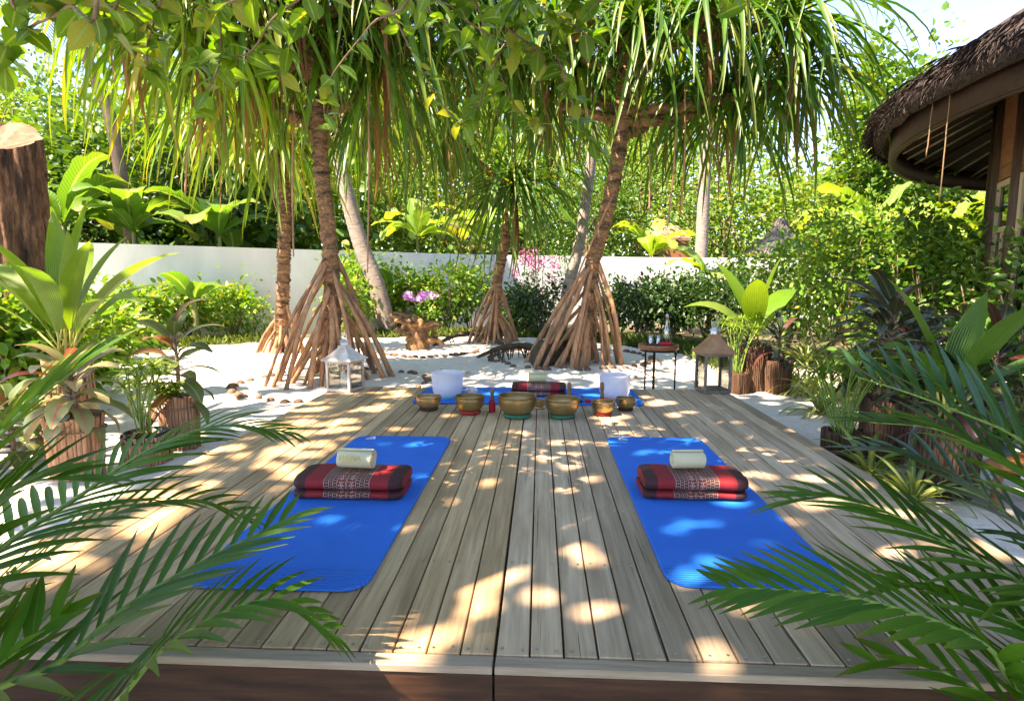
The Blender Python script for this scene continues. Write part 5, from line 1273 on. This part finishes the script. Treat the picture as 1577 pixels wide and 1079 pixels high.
v, f, uv = leaf_cloud(P, unit(rng.normal(size=(n, 3))), unit(rng.normal(size=(n, 3))), .055, .05); stuff(link('blossom', mesh_np('blossom', v, f, uv), MT['flower_pink'], bg_))
# grass along the bed edges
def grass(xy, n, L, name='grass'):
    rng = np.random.default_rng(n); k = rng.integers(0, len(xy) - 1, n); u = rng.random((n, 1)); A = np.array(xy)
    P = A[k] * (1 - u) + A[k + 1] * u + rng.normal(size=(n, 2)) * [.16, .22]; P = np.concatenate([P, np.zeros((n, 1))], 1)
    D = unit(rng.normal(size=(n, 3)) * [.55, .55, .1] + [0, 0, 1]); N = unit(rng.normal(size=(n, 3)) * [1, 1, .1])
    s_ = L * (.5 + rng.random(n)); v, f, uv = leaf_cloud(P, D, N, s_, .012 + 0 * s_, .5)
    return mesh_np(name, v, f, uv)
pt = lambda *a: [tuple(G(x, y))[:2] for x, y in a]
stuff(link('grass', grass(pt((960, 528), (1010, 532), (1060, 540), (1110, 556), (1150, 575)), 5000, .16), MT['L_grass']), 'strip of short green grass before the dark hedge', 'grass')
stuff(link('grass', grass(pt((160, 545), (240, 536), (330, 530), (400, 527)), 3600, .15), MT['L_grass']), 'strip of pale sunny grass before the low leafy shrubs', 'grass')
stuff(link('grass', grass(pt((560, 520), (640, 517), (700, 515), (800, 517), (860, 518), (940, 524)), 4200, .15), MT['L_grass']), 'fringe of grass between the sand and the flower bed', 'grass')

# ================================================================== bananas
def banana(px, Y, H, n, L, W, mat, label, elev=(25, 80), az0=0.0, stemH=None):
    c_ = At(px, 500, Y); c_.z = 0; t = thing('banana_plant', label, 'banana plant', c_, 'banana plants')
    hs = stemH or H * .55
    link('stem', MB().tube(spline([(0, 0, -.05), (.03, 0, hs * .5), (0, .02, hs)], 5), np.linspace(.075, .04, 11).tolist(), 10).mesh('stem'), MT['banana_stem'], t)
    for k in range(n):
        az = az0 + k * 2.4 + U(-.3, .3); e = U(*elev); l = L * U(.75, 1.1)
        v, f, uv = strap(l, W * U(.85, 1.1), R(e), R(U(60, 120)), 14, .18, 'paddle', 1.5, .01)
        v = v.reshape(-1, 3, 3)                  # torn, wavy margins
        for i in range(2, 14):
            for j in (0, 2):
                v[i, j] += (v[i, 1] - v[i, j]) * U(-.05, .22); v[i, j, 2] += U(-.03, .03) * l
        M = Matrix.Translation((0, 0, hs - .08 + U(0, .1))) @ Matrix.Rotation(az, 4, 'Z') @ Matrix.Rotation(U(-.35, .35), 4, 'X')
        link('leaf', mesh_np('leaf', v.reshape(-1, 3), f, uv), MT[mat], t, M)
banana(110, 12.6, 3.0, 10, 2.1, .62, 'L_banana', 'banana plant behind the wall near the sawn stump', stemH=2.5)
banana(215, 13.2, 2.8, 10, 2.0, .60, 'L_banana', 'banana plant with yellowing leaf drooping over the white wall', stemH=2.4)
banana(345, 14.4, 2.9, 10, 1.9, .58, 'L_banana', 'banana plant behind the wall beside the sunlit screw pine', stemH=2.4)
banana(300, 11.2, 1.5, 6, .95, .36, 'L_banana', 'low banana plant with dark leaves before the shaded wall', stemH=.85)
banana(180, 10.8, 1.3, 5, .95, .34, 'L_banana', 'low banana plant half hidden by the sunny shrubs', stemH=.75)
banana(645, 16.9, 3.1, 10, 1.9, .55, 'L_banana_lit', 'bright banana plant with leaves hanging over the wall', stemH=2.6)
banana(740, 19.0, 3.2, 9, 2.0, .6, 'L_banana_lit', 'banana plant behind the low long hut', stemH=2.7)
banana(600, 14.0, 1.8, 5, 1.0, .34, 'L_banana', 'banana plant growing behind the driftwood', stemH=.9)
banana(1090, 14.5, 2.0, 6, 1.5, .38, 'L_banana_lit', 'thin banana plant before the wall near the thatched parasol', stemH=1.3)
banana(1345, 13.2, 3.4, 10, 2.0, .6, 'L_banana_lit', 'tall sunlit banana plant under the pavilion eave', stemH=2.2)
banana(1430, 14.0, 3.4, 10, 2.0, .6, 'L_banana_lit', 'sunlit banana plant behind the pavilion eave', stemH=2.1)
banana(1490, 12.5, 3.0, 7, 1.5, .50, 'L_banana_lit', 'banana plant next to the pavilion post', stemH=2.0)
banana(1000, 21.0, 3.0, 9, 2.0, .6, 'L_banana_lit', 'banana plant beyond the wall beside the small hut', stemH=2.2)

# ================================================================== trees and trunks beyond
def tree(px, Y, H, rx, rz, mat, label, grp, n=5200, leaf=.20, tr=.14, clumps=60, trunkmat='brown_trunk', lean=0.0, zc=None):
    c_ = At(px, 500, Y); c_.z = 0; t = thing('garden_tree', label, 'tree', c_, grp); rng = np.random.default_rng(int(px * 3 + Y * 11) % 99991)
    zc = zc or H - rz
    T = spline([(0, 0, -.1), (lean * .3, 0, zc * .4), (lean, 0, zc)], 5)
    link('trunk', MB().tube(T, np.linspace(tr, tr * .5, len(T)).tolist(), 9).mesh('trunk'), MT[trunkmat], t)
    lm = MB()
    for k in range(8):
        a = U(0, 6.28); s0 = T[random.randrange(5, len(T))]; e = Vector((lean + math.cos(a) * rx * .75, math.sin(a) * rx * .75, zc + U(-.5, .7) * rz))
        lm.tube(spline([s0, s0.lerp(e, .5) + Vector((0, 0, .15)), e], 4), np.linspace(tr * .4, .015, 9).tolist(), 6)
    link('limb', lm.mesh('limb'), MT[trunkmat], t)
    fl = (1, .72, 1.35, 1.0)[int(px) % 4]
    v, f, uv = crown((lean, 0, zc), (rx, rx, rz), int(n / fl ** 1.4), leaf * fl, rng, clumps, (.17, .13, .2)[int(px) % 3], .45, (.62, .42, .8)[int(px + Y) % 3])
    v[:, 2] = np.maximum(v[:, 2], .05)
    stuff(link('crown', mesh_np('crown', v, f, uv), MT[mat], t)); return t
TG = 'broadleaf trees beyond the white wall'
tl = ['dense sunlit tree beyond the wall behind the banana plants', 'pale sunlit tree beyond the wall among the screw pine trunks', 'bright tree beyond the wall near the thatched parasol']
for k, (px, Y, H, rx, rz, mt) in enumerate(((-60, 17, 7.5, 3.0, 3.6, 'L_tree'), (61, 19, 8, 3.2, 3.8, 'L_tree_dark'), (171, 17.5, 6, 2.6, 2.7, 'L_tree_dark'), (270, 20, 8.5, 3.2, 4.0, 'L_tree_far'), (362, 18.5, 6, 2.6, 2.7, 'L_tree_dark'), (470, 21, 8, 3.2, 3.8, 'L_tree_far'),
        (-180, 14, 6.5, 2.6, 3.2, 'L_tree_dark'), (120, 25, 11, 4.2, 5.2, 'L_tree_far'), (330, 27, 12, 4.5, 5.6, 'L_tree_far'))):
    tree(px, Y, H, rx, rz, mt, tl[0], TG, 5600)
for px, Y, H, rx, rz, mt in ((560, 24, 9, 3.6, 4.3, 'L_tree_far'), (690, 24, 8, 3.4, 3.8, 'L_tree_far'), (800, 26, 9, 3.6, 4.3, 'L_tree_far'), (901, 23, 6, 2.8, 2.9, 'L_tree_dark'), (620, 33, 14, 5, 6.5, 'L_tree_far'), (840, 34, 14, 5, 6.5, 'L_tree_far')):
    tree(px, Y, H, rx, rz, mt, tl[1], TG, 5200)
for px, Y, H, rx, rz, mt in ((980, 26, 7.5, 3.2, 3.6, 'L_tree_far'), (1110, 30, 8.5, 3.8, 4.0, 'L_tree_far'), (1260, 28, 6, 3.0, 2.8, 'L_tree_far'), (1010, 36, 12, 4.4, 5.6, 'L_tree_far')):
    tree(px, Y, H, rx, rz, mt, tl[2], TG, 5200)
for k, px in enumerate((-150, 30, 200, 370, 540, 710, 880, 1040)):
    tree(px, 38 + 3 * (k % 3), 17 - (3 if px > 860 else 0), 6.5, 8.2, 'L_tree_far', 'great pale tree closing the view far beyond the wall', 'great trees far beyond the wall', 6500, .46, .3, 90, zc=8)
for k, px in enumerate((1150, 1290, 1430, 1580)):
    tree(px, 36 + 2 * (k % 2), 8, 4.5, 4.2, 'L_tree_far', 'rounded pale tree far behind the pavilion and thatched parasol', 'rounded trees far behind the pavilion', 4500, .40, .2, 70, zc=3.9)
tree(1350, 23, 9.9, 2.0, 4.6, 'L_tree', 'tall feathery tree rising against the sky beside the thatched roof', None, 15000, .17, .16, 110)
tree(1440, 24, 5.2, 3.0, 2.6, 'L_tree_far', 'low bright tree behind the banana plants under the eave', None, 5000)
tree(1560, 22, 5.0, 3.0, 2.5, 'L_tree_far', 'low bright tree seen past the pavilion post', None, 4000)
def coconut(px, Y, H, r, lean, mat, label, nf=16, L=3.2, pts=None):
    c_ = At(px, 500, Y); c_.z = 0; t = thing('coconut_palm', label, 'palm', c_)
    T = [Vector(p) - c_ for p in pts] if pts else [Vector((0, 0, -.1)), Vector((lean * .4, 0, H * .5)), Vector((lean, 0, H))]
    P = spline(T, 16); m = MB().tube(P, [r * (1.1 - .35 * i / len(P)) * (1 + (.03 if i % 2 else -.03)) for i in range(len(P))], 12); link('trunk', m.mesh('trunk'), MT[mat], t)
    top = P[-1]
    for k in range(nf):
        az = k * 2.4; e = R(U(-15, 70)); Q = []; q = top.copy(); ang = e
        for j in range(11):
            Q.append(q.copy()); q = q + Vector((math.cos(az) * math.cos(ang), math.sin(az) * math.cos(ang), math.sin(ang))) * L / 10; ang -= R(11)
        parts = []
        for j in range(56):
            u = .12 + .86 * (j // 2) / 28; i = min(9, int(u * 10)); p = Q[i].lerp(Q[i+1], u * 10 - i); tt = (Q[i+1] - Q[i]).normalized()
            sv = Vector((-math.sin(az), math.cos(az), 0)) * (1 if j % 2 else -1); d = (sv + tt * .7 + Vector((0, 0, -.55))).normalized(); l = L * .26 * math.sin(math.pi * (.15 + .75 * u))
            a = d.cross(Vector((0, 0, 1))).normalized() * .028; p2 = p + d * l * .5; p3 = p + d * l + Vector((0, 0, -l * .2))
            V = np.array([p - a * .6, p + a * .6, p2 - a, p2 + a, p3 - a * .1, p3 + a * .1]); parts.append((V, np.array([(0, 1, 3, 2), (2, 3, 5, 4)]), np.array([(0, 0), (1, 0), (0, .5), (1, .5), (0, 1), (1, 1)], float)))
        rc = link('frond', MB().tube(Q, np.linspace(.03, .006, 11).tolist(), 5).mesh('frond'), MT['rachis'], t)
        stuff(link('leaflet', mesh_np('leaflet', *join_np(parts)), MT['L_tree'], rc))
coconut(1075, 20, 11.5, .20, .1, 'grey_trunk', 'coconut palm with pale straight trunk rising behind the wall')
coconut(175, 13.8, 6.5, .14, 0, 'brown_trunk', 'coconut palm with dark leaning trunk behind the sawn stump', 14, 2.8, [Vector((At(215, 420, 13.8).x, 13.8, -.1)), At(178, 220, 13.8), At(150, 130, 13.8), At(112, 40, 13.8), At(70, -60, 13.8)])
coconut(580, 15.2, 7, .19, 0, 'grey_trunk', 'pale coconut trunk leaning behind the lantern-side screw pine', 14, 3.0, [Vector((At(600, 500, 13.2).x, 13.2, -.1)), At(580, 440, 13.2), At(557, 380, 13.2), At(535, 300, 13.2), At(505, 150, 13.2), At(490, -60, 13.2)])
coconut(885, 15, 7, .13, 0, 'grey_trunk', 'grey palm trunk leaning behind the broad stilt roots', 12, 2.6, [Vector((At(860, 510, 13.0).x, 13.0, -.1)), At(876, 440, 13.0), At(893, 370, 13.0), At(905, 290, 13.0), At(925, 120, 13.0), At(935, -80, 13.0)])
tree(330, 16.5, 5.5, 1.8, 1.6, 'L_tree_dark', 'slim tree behind the wall with thin reddish trunk', None, 2500, .17, .09, 40)

# sawn stump
c = At(30, 400, 5.2); zt = At(35, 208, 5.2).z
sw = thing('sawn_trunk', 'tall sawn reddish tree trunk standing behind the coconut palm', 'tree trunk', (c.x, c.y, 0))
m = MB(); nz, na = 34, 110; V, Fs = [], []
for i in range(nz + 1):
    u = i / nz; z_ = -.05 + (zt + .05) * u
    for k in range(na):
        a = 2 * math.pi * k / na
        r = .245 * (1 + .07 * math.sin(3 * a + 1) + .05 * math.sin(7 * a + z_ * 2) + .035 * math.sin(13 * a + z_) - .07 * abs(math.sin(8 * a + .8 * math.sin(z_ * 3))) ** 6 - .05 * abs(math.sin(14.5 * a + math.sin(z_ * 4))) ** 8) * (1.12 - .12 * u) + U(-.004, .004)
        V.append((r * math.cos(a) - .06 * (1 - u), r * math.sin(a), z_ + (.07 * -math.cos(a) + .15 * math.sin(a)) * u ** 5))
for i in range(nz):
    for k in range(na): Fs.append((i*na+k, i*na+(k+1) % na, (i+1)*na+(k+1) % na, (i+1)*na+k))
m.add(V, Fs, True); link('bark', m.mesh('bark'), MT['stump_bark'], sw)
link('cut_face', MB().ngon([(v[0], v[1], v[2] + .002) for v in V[nz*na:]]).mesh('cut_face'), MT['stump_cut'], sw)

# dry leaves blown onto the sand
dl = []
for k in range(4):
    me = mesh_np('dry_leaf', *strap(.09, .04, R(U(5, 25)), R(U(20, 70)), 5, U(.2, .6), 'leaf')); me.materials.append(MT['L_dead']); dl.append(me)
k = 0
while k < 46:
    x, y = random.uniform(-5.5, 3.0), random.uniform(3.0, 10.5)
    if XL - .1 < x < XR + .1 and y < YB + .1: continue
    s_ = U(.5, 1.2)
    o = link('dry_leaf', dl[k % 4], None, None, Matrix.Translation((x, y, sand_h(x, y) + .012)) @ Matrix.Rotation(U(0, 6.28), 4, 'Z') @ Matrix.Diagonal((s_, s_, s_, 1)))
    tag(o, 'small brown dry leaf lying on the white sand', 'leaf', 'dry leaves scattered on the sand'); k += 1
